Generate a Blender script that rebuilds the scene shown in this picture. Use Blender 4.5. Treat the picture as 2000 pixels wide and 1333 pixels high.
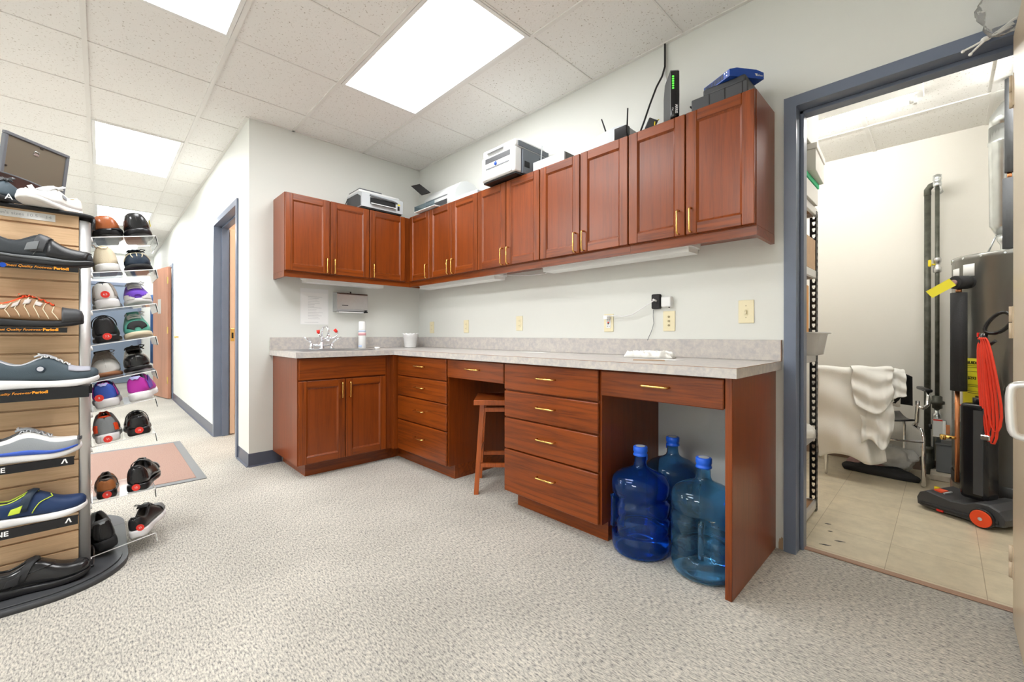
import bpy, bmesh, math, random
from mathutils import Vector, Matrix
from math import sin, cos, pi, radians as rad
random.seed(7)
for o in list(bpy.data.objects): bpy.data.objects.remove(o)
SC = bpy.context.scene
COL = SC.collection
# ---------------------------------------------------------------- camera
CX, CY, CZ, YAW = 3.806, -2.3649, 1.0421, 0.7979
cam = bpy.data.cameras.new('camera'); cam.sensor_width = 36; cam.lens = 823.3/2000*36
cam.shift_y = -12.7/2000; cam.clip_start = .02; cam.clip_end = 60
co = bpy.data.objects.new('camera', cam); COL.objects.link(co); SC.camera = co
co.location = (CX, CY, CZ)
co.rotation_euler = (Matrix.Rotation(YAW, 4, 'Z') @ Matrix.Rotation(pi/2, 4, 'X') @ Matrix.Rotation(.0009, 4, 'Z')).to_euler()
SC.view_settings.view_transform = 'Standard'; SC.view_settings.look = 'None'
SC.view_settings.gamma = 1; SC.view_settings.use_curve_mapping = False
SC.view_settings.exposure = 0.0
# ---------------------------------------------------------------- world (dim: the rooms are closed)
w = bpy.data.worlds.new('world'); SC.world = w; w.use_nodes = True
w.node_tree.nodes['Background'].inputs[0].default_value = (1, .98, .95, 1)
w.node_tree.nodes['Background'].inputs[1].default_value = .3
LIGHT_MAIN, LIGHT_FILL, LIGHT_STORE, LIGHT_BATH = 14.5, 44, 75.0, 14.0
# ---------------------------------------------------------------- materials
MATS = {}
def nmat(name):
    m = bpy.data.materials.new(name); m.use_nodes = True; MATS[name] = m
    return m, m.node_tree.nodes, m.node_tree.links, m.node_tree.nodes['Principled BSDF']
def plain(name, col, rough=.5, metal=0, spec=.5, coat=0, noise=0, nscale=30, bump=0, bscale=200, alpha=None, trans=0, ior=1.45, emit=None, es=0):
    m, N, L, b = nmat(name)
    b.inputs['Base Color'].default_value = (*col, 1); b.inputs['Roughness'].default_value = rough
    b.inputs['Metallic'].default_value = metal; b.inputs['Specular IOR Level'].default_value = spec
    b.inputs['Coat Weight'].default_value = coat; b.inputs['Transmission Weight'].default_value = trans; b.inputs['IOR'].default_value = ior
    if emit: b.inputs['Emission Color'].default_value = (*emit, 1); b.inputs['Emission Strength'].default_value = es
    if noise or bump:
        tc = N.new('ShaderNodeTexCoord')
    if noise:
        n = N.new('ShaderNodeTexNoise'); n.inputs['Scale'].default_value = nscale; n.inputs['Detail'].default_value = 4
        L.new(tc.outputs['Object'], n.inputs['Vector'])
        r = N.new('ShaderNodeValToRGB'); L.new(n.outputs['Fac'], r.inputs[0])
        r.color_ramp.elements[0].position = .3; r.color_ramp.elements[1].position = .7
        r.color_ramp.elements[0].color = (*[c*(1-noise) for c in col], 1); r.color_ramp.elements[1].color = (*[min(1, c*(1+noise)) for c in col], 1)
        L.new(r.outputs[0], b.inputs['Base Color'])
    if bump:
        n2 = N.new('ShaderNodeTexNoise'); n2.inputs['Scale'].default_value = bscale; L.new(tc.outputs['Object'], n2.inputs['Vector'])
        bp = N.new('ShaderNodeBump'); bp.inputs['Strength'].default_value = bump; bp.inputs['Distance'].default_value = .002
        L.new(n2.outputs['Fac'], bp.inputs['Height']); L.new(bp.outputs[0], b.inputs['Normal'])
    return m
def wood(name, light, dark, axis, rough=.3, coat=.25, scale=1.0, spec=.4, contrast=1.0, streak=.62, ring=.55):
    """axis = the direction the grain runs in"""
    m, N, L, b = nmat(name)
    tc = N.new('ShaderNodeTexCoord'); oi = N.new('ShaderNodeObjectInfo')
    add = N.new('ShaderNodeVectorMath'); add.operation = 'MULTIPLY_ADD'
    cmb = N.new('ShaderNodeCombineXYZ')
    for i in range(3): L.new(oi.outputs['Random'], cmb.inputs[i])
    L.new(cmb.outputs[0], add.inputs[0]); add.inputs[1].default_value = (17, 23, 31); L.new(tc.outputs['Object'], add.inputs[2])
    def mapped(s_across, s_along):
        mp = N.new('ShaderNodeMapping'); s = [s_across*scale]*3; s[axis] = s_along*scale
        mp.inputs['Scale'].default_value = s; L.new(add.outputs[0], mp.inputs['Vector']); return mp
    fine = N.new('ShaderNodeTexNoise'); fine.inputs['Scale'].default_value = 1; fine.inputs['Detail'].default_value = 5; fine.inputs['Roughness'].default_value = .65
    L.new(mapped(260, 9).outputs[0], fine.inputs['Vector'])
    big = N.new('ShaderNodeTexNoise'); big.inputs['Scale'].default_value = 1; big.inputs['Detail'].default_value = 2
    L.new(mapped(22, 1.0).outputs[0], big.inputs['Vector'])
    mul = N.new('ShaderNodeMath'); mul.operation = 'MULTIPLY'; mul.inputs[1].default_value = 6; L.new(big.outputs['Fac'], mul.inputs[0])
    fr = N.new('ShaderNodeMath'); fr.operation = 'PINGPONG'; fr.inputs[1].default_value = 1; L.new(mul.outputs[0], fr.inputs[0])
    pw = N.new('ShaderNodeMath'); pw.operation = 'POWER'; pw.inputs[1].default_value = 2.2; L.new(fr.outputs[0], pw.inputs[0])
    mx = N.new('ShaderNodeMath'); mx.operation = 'MULTIPLY'; pk = N.new('ShaderNodeMath'); pk.operation = 'MULTIPLY'; pk.inputs[1].default_value = ring; L.new(pw.outputs[0], pk.inputs[0]); L.new(pk.outputs[0], mx.inputs[0]); L.new(fine.outputs['Fac'], mx.inputs[1])
    a2 = N.new('ShaderNodeMath'); a2.operation = 'MULTIPLY_ADD'; L.new(fine.outputs['Fac'], a2.inputs[0]); a2.inputs[1].default_value = streak; L.new(mx.outputs[0], a2.inputs[2])
    ramp = N.new('ShaderNodeValToRGB'); L.new(a2.outputs[0], ramp.inputs[0])
    ramp.color_ramp.elements[0].position = .12; ramp.color_ramp.elements[0].color = (*light, 1)
    ramp.color_ramp.elements[1].position = .12+.62/contrast; ramp.color_ramp.elements[1].color = (*dark, 1)
    tint = N.new('ShaderNodeTexNoise'); tint.inputs['Scale'].default_value = 1; L.new(mapped(3, 1.2).outputs[0], tint.inputs['Vector'])
    hsv = N.new('ShaderNodeHueSaturation'); L.new(ramp.outputs[0], hsv.inputs['Color'])
    mr = N.new('ShaderNodeMapRange'); mr.inputs[1].default_value = .3; mr.inputs[2].default_value = .7; mr.inputs[3].default_value = .86; mr.inputs[4].default_value = 1.14
    L.new(tint.outputs['Fac'], mr.inputs[0]); L.new(mr.outputs[0], hsv.inputs['Value'])
    L.new(hsv.outputs[0], b.inputs['Base Color'])
    b.inputs['Roughness'].default_value = rough; b.inputs['Coat Weight'].default_value = coat; b.inputs['Coat Roughness'].default_value = .25; b.inputs['Specular IOR Level'].default_value = spec
    bp = N.new('ShaderNodeBump'); bp.inputs['Strength'].default_value = .15; bp.inputs['Distance'].default_value = .001
    L.new(fine.outputs['Fac'], bp.inputs['Height']); L.new(bp.outputs[0], b.inputs['Normal'])
    return m
CL, CD = (.275, .056, .0045), (.075, .013, .0025)
wood('cab_z', CL, CD, 2, coat=.12, ring=.55, streak=.5); wood('cab_x', CL, CD, 0, coat=.12, ring=.55, streak=.5); wood('cab_y', CL, CD, 1, coat=.12, ring=.55, streak=.5); wood('cab_panel', (.25, .050, .0055), (.10, .018, .003), 2, coat=.12, ring=.30, streak=.5)
wood('stool_wood', (.50, .115, .02), (.22, .045, .01), 2, ring=.4)
plain('toe_mesh', (.36, .365, .42), .6)
wood('slat_wood', (.82, .58, .36), (.60, .38, .21), 1, rough=.5, coat=0, contrast=.9)
wood('door_wood', (.50, .24, .15), (.34, .14, .08), 2, rough=.4, contrast=.8)
wood('tan_board', (.78, .40, .12), (.60, .27, .08), 2, rough=.45, coat=0, contrast=.7)
wood('tray_wood', (.62, .38, .22), (.45, .25, .13), 1, rough=.5, coat=0)
plain('header_wood', (.03, .009, .007), .3, coat=.2, noise=.5, nscale=12)
plain('wall', (.745, .755, .715), .6, bump=.05, bscale=150)
plain('wall_store', (.85, .825, .765), .6, bump=.05, bscale=150)
plain('plaster', (.80, .78, .74), .7)
plain('bluegray', (.155, .185, .255), .33, noise=.06, nscale=6)
plain('cove', (.085, .095, .135), .3)
plain('cove_brown', (.26, .19, .15), .5)
plain('strip_brown', (.36, .22, .15), .45)
plain('tbar', (.80, .785, .75), .45)
plain('brass', (.86, .56, .17), .22, metal=1)
plain('chrome', (.86, .87, .9), .08, metal=1)
plain('steel', (.58, .585, .60), .30, metal=1, noise=.03, nscale=40)
plain('galv', (.72, .76, .78), .25, metal=1, noise=.12, nscale=12)
plain('alu', (.72, .71, .70), .35, metal=.6)
plain('satin', (.78, .77, .75), .3, metal=.7)
plain('black', (.012, .012, .014), .3)
plain('black_gloss', (.01, .01, .012), .12)
plain('black_matte', (.02, .02, .022), .7)
plain('rubber', (.018, .018, .02), .6)
plain('dark_grey', (.055, .057, .062), .45)
plain('mid_grey', (.17, .18, .19), .5)
plain('printer_grey', (.40, .43, .47), .45)
plain('printer_side', (.16, .18, .21), .5)
plain('white_plastic', (.82, .83, .83), .35)
plain('white_glossy', (.9, .9, .9), .15)
plain('light_grey', (.55, .58, .61), .4)
plain('ivory', (.84, .76, .52), .3)
plain('ivory_dark', (.35, .29, .16), .5)
plain('paper', (.88, .88, .87), .8)
plain('print_grey', (.5, .51, .53), .8)
plain('red', (.80, .03, .02), .35)
plain('red_sticker', (.85, .045, .03), .4)
plain('orange', (.92, .085, .02), .35)
plain('yellow', (.9, .72, .02), .45)
plain('green', (.03, .42, .18), .6)
plain('tray_smoke', (.30, .38, .42), .1, trans=.85, ior=1.1)
plain('inkjet_white', (.66, .68, .68), .4)
plain('red_cord', (.85, .05, .02), .4)
plain('bag_clear', (.95, .95, .95), .12, trans=.9, ior=1.12, bump=.8, bscale=30)
plain('green_led', (.05, .8, .05), .5, emit=(.1, 1, .05), es=2.2)
plain('blue_dev', (.008, .065, .40), .3)
plain('blue_strap', (.01, .08, .25), .6)
plain('pipe', (.085, .087, .07), .5, noise=.35, nscale=25, metal=.3)
plain('foam', (.022, .022, .024), .85, bump=.6, bscale=140)
plain('foam_grey', (.10, .105, .115), .85, bump=.4, bscale=140)
plain('copper', (.62, .26, .12), .35, metal=1)
plain('heater', (.30, .30, .285), .25, metal=.6, noise=.08, nscale=4)
plain('heater_dark', (.06, .06, .06), .4, metal=.3)
plain('label_yellow', (.85, .75, .03), .4)
plain('card', (.46, .31, .19), .8, noise=.08, nscale=20)
plain('box_white', (.78, .76, .72), .7)
plain('cloth', (.88, .87, .83), .85, bump=.4, bscale=400)
plain('cloth_pink', (.45, .28, .28), .85)
plain('bag', (.82, .82, .80), .3, bump=.8, bscale=30)
plain('door_beige', (.62, .50, .35), .28, noise=.05, nscale=3)
plain('peach', (.80, .55, .38), .45)
plain('vent_mesh', (.6, .6, .58), .4, metal=.8, noise=.8, nscale=260)
plain('fixture_white', (.82, .82, .80), .4)
plain('lens_off', (.80, .80, .78), .35)
plain('board_brown', (.16, .135, .10), .35, coat=.3)
plain('frame_grey', (.14, .145, .16), .4)
plain('curb', (.60, .54, .44), .8, noise=.15, nscale=12)
plain('door_paint', (.20, .25, .33), .4)
plain('bathorange', (.85, .20, .02), .35)
plain('vinyl_edge', (.45, .40, .3), .5)
for n, c in dict(navy=(.015, .03, .055), slate=(.055, .08, .10), charcoal=(.03, .036, .042), shoe_black=(.018, .018, .02), shoe_brown=(.33, .19, .10), tan=(.42, .15, .045), cream=(.78, .68, .50),
                 shoe_white=(.80, .79, .77), sole_white=(.84, .83, .84), purple=(.17, .06, .55), teal=(.13, .50, .39), bright_blue=(.05, .12, .55), magenta=(.50, .03, .38),
                 taupe=(.42, .37, .33), grey_sh=(.28, .30, .32), lgrey_sh=(.52, .53, .57), lime=(.58, .72, .06), sole_grey=(.20, .21, .23), gum=(.42, .19, .09), lav=(.45, .45, .75), lining=(.10, .08, .07), mud=(.12, .10, .09), deep_blue=(.008, .03, .10), light_mesh=(.56, .50, .47)).items():
    plain(n, c, .55 if n not in ('shoe_black',) else .32, bump=.25, bscale=350)
plain('leather', (.014, .014, .016), .22, coat=.2)
plain('leather_tan', (.36, .10, .03), .3, coat=.2)
# acrylic: thin clear sheet
m, N, L, b = nmat('acrylic')
b.inputs['Base Color'].default_value = (.93, .95, .95, 1); b.inputs['Roughness'].default_value = .05
b.inputs['Transmission Weight'].default_value = 1; b.inputs['IOR'].default_value = 1.07; b.inputs['Specular IOR Level'].default_value = .2
m, N, L, b = nmat('tub_plastic')
b.inputs['Base Color'].default_value = (.95, .95, .95, 1); b.inputs['Roughness'].default_value = .35; b.inputs['Transmission Weight'].default_value = .4; b.inputs['IOR'].default_value = 1.1
for nm, c in (('bottle_a', (.07, .33, 1.0)), ('bottle_b', (.36, .70, .95)), ('bottle_c', (.28, .52, .78))):
    m, N, L, b = nmat(nm)
    b.inputs['Base Color'].default_value = (*c, 1); b.inputs['Roughness'].default_value = .03
    b.inputs['Transmission Weight'].default_value = .965; b.inputs['IOR'].default_value = 1.33
plain('cap_blue', (.02, .13, .75), .3)
m, N, L, b = nmat('water')
b.inputs['Base Color'].default_value = (.80, .92, 1, 1); b.inputs['Roughness'].default_value = 0; b.inputs['Transmission Weight'].default_value = 1; b.inputs['IOR'].default_value = 1.2
# laminate
def speckle(name, c0, c1, scale, rough, c2=None):
    m, N, L, b = nmat(name)
    tc = N.new('ShaderNodeTexCoord'); n = N.new('ShaderNodeTexNoise'); n.inputs['Scale'].default_value = scale; n.inputs['Detail'].default_value = 6; n.inputs['Roughness'].default_value = .7
    L.new(tc.outputs['Object'], n.inputs['Vector']); r = N.new('ShaderNodeValToRGB'); L.new(n.outputs['Fac'], r.inputs[0])
    r.color_ramp.elements[0].position = .36; r.color_ramp.elements[0].color = (*c0, 1); r.color_ramp.elements[1].position = .62; r.color_ramp.elements[1].color = (*c1, 1)
    if c2: e = r.color_ramp.elements.new(.5); e.color = (*c2, 1)
    L.new(r.outputs[0], b.inputs['Base Color']); b.inputs['Roughness'].default_value = rough
    return m
speckle('laminate', (.45, .43, .43), (.60, .56, .51), 34, .3, (.53, .495, .47))
# ceiling tile with pits
m, N, L, b = nmat('tile')
tc = N.new('ShaderNodeTexCoord'); v = N.new('ShaderNodeTexNoise'); v.inputs['Scale'].default_value = 115; v.inputs['Detail'].default_value = 2
mp = N.new('ShaderNodeMapping'); mp.inputs['Scale'].default_value = (1, .75, 1); L.new(tc.outputs['Object'], mp.inputs['Vector']); L.new(mp.outputs[0], v.inputs['Vector'])
r = N.new('ShaderNodeValToRGB'); L.new(v.outputs['Fac'], r.inputs[0]); r.color_ramp.elements[0].position = .29; r.color_ramp.elements[0].color = (.50, .46, .40, 1)
r.color_ramp.elements[1].position = .36; r.color_ramp.elements[1].color = (.86, .85, .82, 1)
L.new(r.outputs[0], b.inputs['Base Color']); b.inputs['Roughness'].default_value = .9
bp = N.new('ShaderNodeBump'); bp.inputs['Strength'].default_value = .4; bp.inputs['Distance'].default_value = .002; L.new(v.outputs['Fac'], bp.inputs['Height']); L.new(bp.outputs[0], b.inputs['Normal'])
# carpet: beige loops with grey flecks
m, N, L, b = nmat('carpet')
tc = N.new('ShaderNodeTexCoord'); mp = N.new('ShaderNodeMapping'); mp.inputs['Scale'].default_value = (58, 175, 1); L.new(tc.outputs['Object'], mp.inputs['Vector'])
n1 = N.new('ShaderNodeTexNoise'); n1.inputs['Scale'].default_value = 1; n1.inputs['Detail'].default_value = 3; n1.inputs['Roughness'].default_value = .7; L.new(mp.outputs[0], n1.inputs['Vector'])
r = N.new('ShaderNodeValToRGB'); L.new(n1.outputs['Fac'], r.inputs[0]); r.color_ramp.elements[0].position = .31; r.color_ramp.elements[0].color = (.13, .128, .13, 1)
r.color_ramp.elements[1].position = .64; r.color_ramp.elements[1].color = (.60, .565, .49, 1); e = r.color_ramp.elements.new(.47); e.color = (.395, .375, .34, 1)
n3 = N.new('ShaderNodeTexNoise'); n3.inputs['Scale'].default_value = 1.7; n3.inputs['Detail'].default_value = 5; L.new(tc.outputs['Object'], n3.inputs['Vector'])
mr = N.new('ShaderNodeMapRange'); mr.inputs[1].default_value = .3; mr.inputs[2].default_value = .7; mr.inputs[3].default_value = .88; mr.inputs[4].default_value = 1.1; L.new(n3.outputs['Fac'], mr.inputs[0])
h = N.new('ShaderNodeHueSaturation'); L.new(r.outputs[0], h.inputs['Color']); L.new(mr.outputs[0], h.inputs['Value']); L.new(h.outputs[0], b.inputs['Base Color'])
b.inputs['Roughness'].default_value = .965; b.inputs['Specular IOR Level'].default_value = .1
bp = N.new('ShaderNodeBump'); bp.inputs['Strength'].default_value = .15; bp.inputs['Distance'].default_value = .003; L.new(n1.outputs['Fac'], bp.inputs['Height']); L.new(bp.outputs[0], b.inputs['Normal'])
# mat
m, N, L, b = nmat('mat_weave')
tc = N.new('ShaderNodeTexCoord'); ck = N.new('ShaderNodeTexNoise'); ck.inputs['Scale'].default_value = 260; L.new(tc.outputs['Object'], ck.inputs['Vector'])
r = N.new('ShaderNodeValToRGB'); L.new(ck.outputs['Fac'], r.inputs[0]); r.color_ramp.elements[0].position = .4; r.color_ramp.elements[0].color = (.27, .17, .14, 1); r.color_ramp.elements[1].position = .6; r.color_ramp.elements[1].color = (.36, .24, .20, 1)
L.new(r.outputs[0], b.inputs['Base Color']); b.inputs['Roughness'].default_value = .965
# vinyl tile floor
m, N, L, b = nmat('vinyl')
tc = N.new('ShaderNodeTexCoord'); mp = N.new('ShaderNodeMapping'); mp.inputs['Location'].default_value = (.039, .16, 0); L.new(tc.outputs['Object'], mp.inputs['Vector'])
br = N.new('ShaderNodeTexBrick'); br.offset = 0; br.inputs['Scale'].default_value = 1; br.inputs['Mortar Size'].default_value = .0012; br.inputs['Brick Width'].default_value = .305; br.inputs['Row Height'].default_value = .305
br.inputs['Color1'].default_value = (.66, .585, .44, 1); br.inputs['Color2'].default_value = (.63, .55, .405, 1); br.inputs['Mortar'].default_value = (.36, .29, .19, 1); L.new(mp.outputs[0], br.inputs['Vector'])
n = N.new('ShaderNodeTexNoise'); n.inputs['Scale'].default_value = 9; n.inputs['Detail'].default_value = 7; n.inputs['Roughness'].default_value = .7; L.new(tc.outputs['Object'], n.inputs['Vector'])
mr = N.new('ShaderNodeMapRange'); mr.inputs[1].default_value = .3; mr.inputs[2].default_value = .7; mr.inputs[3].default_value = .82; mr.inputs[4].default_value = 1.12; L.new(n.outputs['Fac'], mr.inputs[0])
h = N.new('ShaderNodeHueSaturation'); L.new(br.outputs['Color'], h.inputs['Color']); L.new(mr.outputs[0], h.inputs['Value']); L.new(h.outputs[0], b.inputs['Base Color']); b.inputs['Roughness'].default_value = .32
def emitter(name, col, s):
    m, N, L, b = nmat(name); b.inputs['Base Color'].default_value = (.8, .8, .8, 1)
    b.inputs['Emission Color'].default_value = (*col, 1); b.inputs['Emission Strength'].default_value = s
emitter('lens_on', (.985, .995, 1), LIGHT_MAIN); emitter('lens_rear', (.985, .995, 1), LIGHT_FILL); emitter('tube_on', (1, .985, .94), LIGHT_STORE); emitter('lens_bath', (1, .93, .80), LIGHT_BATH)
# ---------------------------------------------------------------- mesh helpers
class G:
    """a mesh under construction"""
    def __init__(s, mats=()): s.bm = bmesh.new(); s.mats = list(mats); s.mi = 0
    def use(s, i): s.mi = i; return s
    def _fs(s, fs, smooth=False):
        for f in fs: f.material_index = s.mi; f.smooth = smooth
        return fs
    def box(s, a, c, bev=0, seg=1, M=None):
        x0, x1 = sorted((a[0], c[0])); y0, y1 = sorted((a[1], c[1])); z0, z1 = sorted((a[2], c[2]))
        vs = [s.bm.verts.new(p) for p in [(x0,y0,z0),(x1,y0,z0),(x1,y1,z0),(x0,y1,z0),(x0,y0,z1),(x1,y0,z1),(x1,y1,z1),(x0,y1,z1)]]
        fs = [s.bm.faces.new([vs[i] for i in f]) for f in [(3,2,1,0),(4,5,6,7),(0,1,5,4),(1,2,6,5),(2,3,7,6),(3,0,4,7)]]
        s._fs(fs)
        if bev:
            es = list({e for f in fs for e in f.edges})
            r = bmesh.ops.bevel(s.bm, geom=es, offset=bev, segments=seg, affect='EDGES', profile=.5)
            s._fs(r['faces'], seg > 1)
            vs = list({v for f in fs if f.is_valid for v in f.verts} | {v for f in r['faces'] for v in f.verts})
        if M is not None: bmesh.ops.transform(s.bm, matrix=M, verts=vs)
        return s
    def ring_loft(s, rings, cap=True, closed=True, smooth=True, loop=False):
        R = [[s.bm.verts.new(p) for p in r] for r in rings]; n = len(R[0]); fs = []
        pairs = list(zip(R, R[1:])) + ([(R[-1], R[0])] if loop else [])
        for A, B_ in pairs:
            for i in range(n if closed else n-1):
                j = (i+1) % n
                try: fs.append(s.bm.faces.new([A[i], A[j], B_[j], B_[i]]))
                except ValueError: pass
        s._fs(fs, smooth)
        if cap and closed and not loop:
            s._fs([s.bm.faces.new(R[0][::-1]), s.bm.faces.new(R[-1])])
        return s
    def cyl(s, p0, p1, r, r2=None, seg=24, cap=True):
        p0, p1 = Vector(p0), Vector(p1); r2 = r if r2 is None else r2; d = (p1-p0).normalized()
        u = d.orthogonal().normalized(); v = d.cross(u)
        rr = [[p+(u*cos(2*pi*i/seg)+v*sin(2*pi*i/seg))*q for i in range(seg)] for p, q in ((p0, r), (p1, r2))]
        return s.ring_loft(rr, cap)
    def tube(s, pts, r, seg=8, loop=False, cap=True, flat=1.0):
        P = [Vector(p) for p in pts]; n = len(P); rings = []; u = None
        for i, p in enumerate(P):
            if loop: t = (P[(i+1) % n]-P[i-1])
            else: t = (P[min(i+1, n-1)]-P[max(i-1, 0)])
            t = t.normalized() if t.length > 1e-9 else Vector((0, 0, 1))
            if u is None: u = t.orthogonal().normalized()
            u = (u - t*u.dot(t)); u = u.normalized() if u.length > 1e-6 else t.orthogonal().normalized()
            v = t.cross(u); rad_ = r[i] if isinstance(r, (list, tuple)) else r
            rings.append([p+(u*cos(2*pi*k/seg)*flat+v*sin(2*pi*k/seg))*rad_ for k in range(seg)])
        return s.ring_loft(rings, cap and not loop, True, True, loop)
    def lathe(s, prof, c=(0, 0, 0), seg=32, axis=2, cap=True):
        rings = []
        for r, z in prof:
            ring = []
            for i in range(seg):
                a = 2*pi*i/seg; q = [r*cos(a), r*sin(a), z] if axis == 2 else ([z, r*cos(a), r*sin(a)] if axis == 0 else [r*sin(a), z, r*cos(a)])
                ring.append((q[0]+c[0], q[1]+c[1], q[2]+c[2]))
            rings.append(ring)
        return s.ring_loft(rings, cap)
    def prism(s, pts, a, b_, ax=2, smooth=False):
        """extrude a 2-D outline along axis ax from a to b_"""
        def P(p, h): q = [0, 0, 0]; o = [i for i in range(3) if i != ax]; q[o[0]], q[o[1]] = p; q[ax] = h; return q
        return s.ring_loft([[P(p, a) for p in pts], [P(p, b_) for p in pts]], True, True, smooth)
    def quad(s, *ps, smooth=False):
        s._fs([s.bm.faces.new([s.bm.verts.new(p) for p in ps])], smooth); return s
    def grid(s, f, nu, nv, thick=0, smooth=True):
        V = [[s.bm.verts.new(f(i/nu, j/nv)) for j in range(nv+1)] for i in range(nu+1)]
        fs = [s.bm.faces.new([V[i][j], V[i+1][j], V[i+1][j+1], V[i][j+1]]) for i in range(nu) for j in range(nv)]
        s._fs(fs, smooth); return s
    def ball(s, c, r, seg=14, sc=(1, 1, 1)):
        rings = []
        for i in range(1, seg//2):
            a = pi*i/(seg//2); rings.append([(c[0]+r*sc[0]*sin(a)*cos(2*pi*k/seg), c[1]+r*sc[1]*sin(a)*sin(2*pi*k/seg), c[2]+r*sc[2]*cos(a)) for k in range(seg)])
        return s.ring_loft(rings)
    def xf(s, M): bmesh.ops.transform(s.bm, matrix=M, verts=s.bm.verts[:]); return s
MW = {}
def finish(name, g, mats, parent=None, local=False, solid=0, sub=0, label=None, kind=None, shade=False):
    bm = g.bm if isinstance(g, G) else g
    bmesh.ops.recalc_face_normals(bm, faces=bm.faces[:])
    if parent is not None and not local:
        bmesh.ops.transform(bm, matrix=MW[parent.name].inverted(), verts=bm.verts[:])
    me = bpy.data.meshes.new(name); bm.to_mesh(me); bm.free()
    if isinstance(mats, str): mats = [mats]
    for q in mats: me.materials.append(MATS[q])
    o = bpy.data.objects.new(name, me); COL.objects.link(o)
    if parent is not None: o.parent = parent; MW[o.name] = MW[parent.name]
    else: MW[o.name] = Matrix.Identity(4)
    if solid: md = o.modifiers.new('solid', 'SOLIDIFY'); md.thickness = solid; md.offset = 0
    if sub: md = o.modifiers.new('sub', 'SUBSURF'); md.levels = sub; md.render_levels = sub
    if label: o['label'] = label
    if kind: o['kind'] = kind
    return o
def thing(name, label, cat, loc=(0, 0, 0), rz=0, group=None, M=None):
    o = bpy.data.objects.new(name, None); COL.objects.link(o); o.empty_display_size = .05
    W = M if M is not None else Matrix.Translation(loc) @ Matrix.Rotation(rz, 4, 'Z')
    o.matrix_world = W; MW[o.name] = W
    o['label'] = label; o['category'] = cat
    if group: o['group'] = group
    return o
def tag(o, label, cat, group=None):
    o['label'] = label; o['category'] = cat
    if group: o['group'] = group
    return o
def rebase(o, loc):
    """give a single-mesh thing its origin at its own base"""
    v = Vector(loc)
    for q in o.data.vertices: q.co -= v
    o.location = v; return o
def struct(name, g, mats, parent=None):
    o = finish(name, g, mats, parent)
    o['kind'] = 'structure'; return o
def text(name, s, size, M, mat, parent, ext=.0004, align='CENTER', shear=0, bold=0, sx=1):
    cu = bpy.data.curves.new(name, 'FONT'); cu.body = s; cu.size = size; cu.extrude = ext; cu.align_x = align; cu.align_y = 'CENTER'; cu.shear = shear; cu.offset = bold; cu.resolution_u = 3
    t = bpy.data.objects.new(name, cu); COL.objects.link(t)
    dg = bpy.context.evaluated_depsgraph_get(); me = bpy.data.meshes.new_from_object(t.evaluated_get(dg)); bpy.data.objects.remove(t)
    me.transform(Matrix.Diagonal((sx, 1, 1, 1))); me.transform(M)
    if parent is not None: me.transform(MW[parent.name].inverted())
    me.materials.clear(); me.materials.append(MATS[mat]); me.name = name
    o = bpy.data.objects.new(name, me); COL.objects.link(o)
    if parent is not None: o.parent = parent
    return o
def frame_m(origin, xdir, ydir):
    x = Vector(xdir).normalized(); y = Vector(ydir).normalized(); z = x.cross(y).normalized(); y = z.cross(x)
    M = Matrix((x, y, z)).transposed().to_4x4(); M.translation = Vector(origin); return M
# ================================================================ STRUCTURE
H, L_, HS = 2.739, 1.534, 2.54
XL, XR, YF = -8.4, 5.2, -5.0     # extents of the big room
# main floor (carpet); one slab, ends at the storage threshold
struct('floor', G().box((XL-.1, YF-.1, -.05), (XR+.1, .0, 0)).box((3.30, 0, -.05), (4.0, .085, 0)), ['carpet'])
struct('floor_storage', G().box((2.5, .105, -.05), (5.0, 2.3, 0)).box((3.32, .085, -.05), (4.0, .105, 0)), ['vinyl'])
struct('trim_threshold', G().box((3.318, .078, 0), (4.0, .112, .007), .003), ['strip_brown'])
# long wall (north) with the storage doorway
DX0, DX1, DZ = 3.317, 4.006, 2.125      # opening inside the frame
g = G().box((-.12, 0, 0), (DX0-.02, .12, H+.05)).box((DX1+.02, 0, 0), (XR, .12, H+.05)).box((DX0-.02, 0, DZ+.02), (DX1+.02, .12, H+.05))
struct('wall_back', g, ['wall'])
struct('trim_chipped_drywall', G().prism([(3.243, 0.0), (3.262, 0), (3.262, .055), (3.256, .062), (3.252, .05), (3.247, .052), (3.243, .03)], -.0012, .001, 1), ['card'])
# sink wall (left) and hall wall
struct('wall_left', G().box((-.12, -L_, 0), (0, 0, H+.05)), ['wall'])
HX0, HX1, HZ = -1.36, -.40, 2.14
g = G().box((-.12, -L_, 0), (HX1+.02, -L_+.12, H+.05)).box((HX1+.02, -L_, HZ+.02), (HX0-.02, -L_+.12, H+.05)).box((XL, -L_, 0), (HX0-.02, -L_+.12, H+.05))
struct('wall_hall', g, ['wall'])
struct('wall_end', G().box((XL-.1, YF, 0), (XL, -L_+.12, H+.05)), ['wall'])
struct('wall_front', G().box((XL, YF-.1, 0), (XR, YF, H+.05)), ['wall'])
struct('wall_right', G().box((XR, YF, 0), (XR+.1, 0.12, H+.05)), ['wall'])
# side room behind the hall doorway
struct('wall_side_room', G().box((-2.6, 0, 0), (-.12, .1, H)).box((-2.7, -L_+.12, 0), (-2.6, .1, H)), ['peach'])
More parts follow.
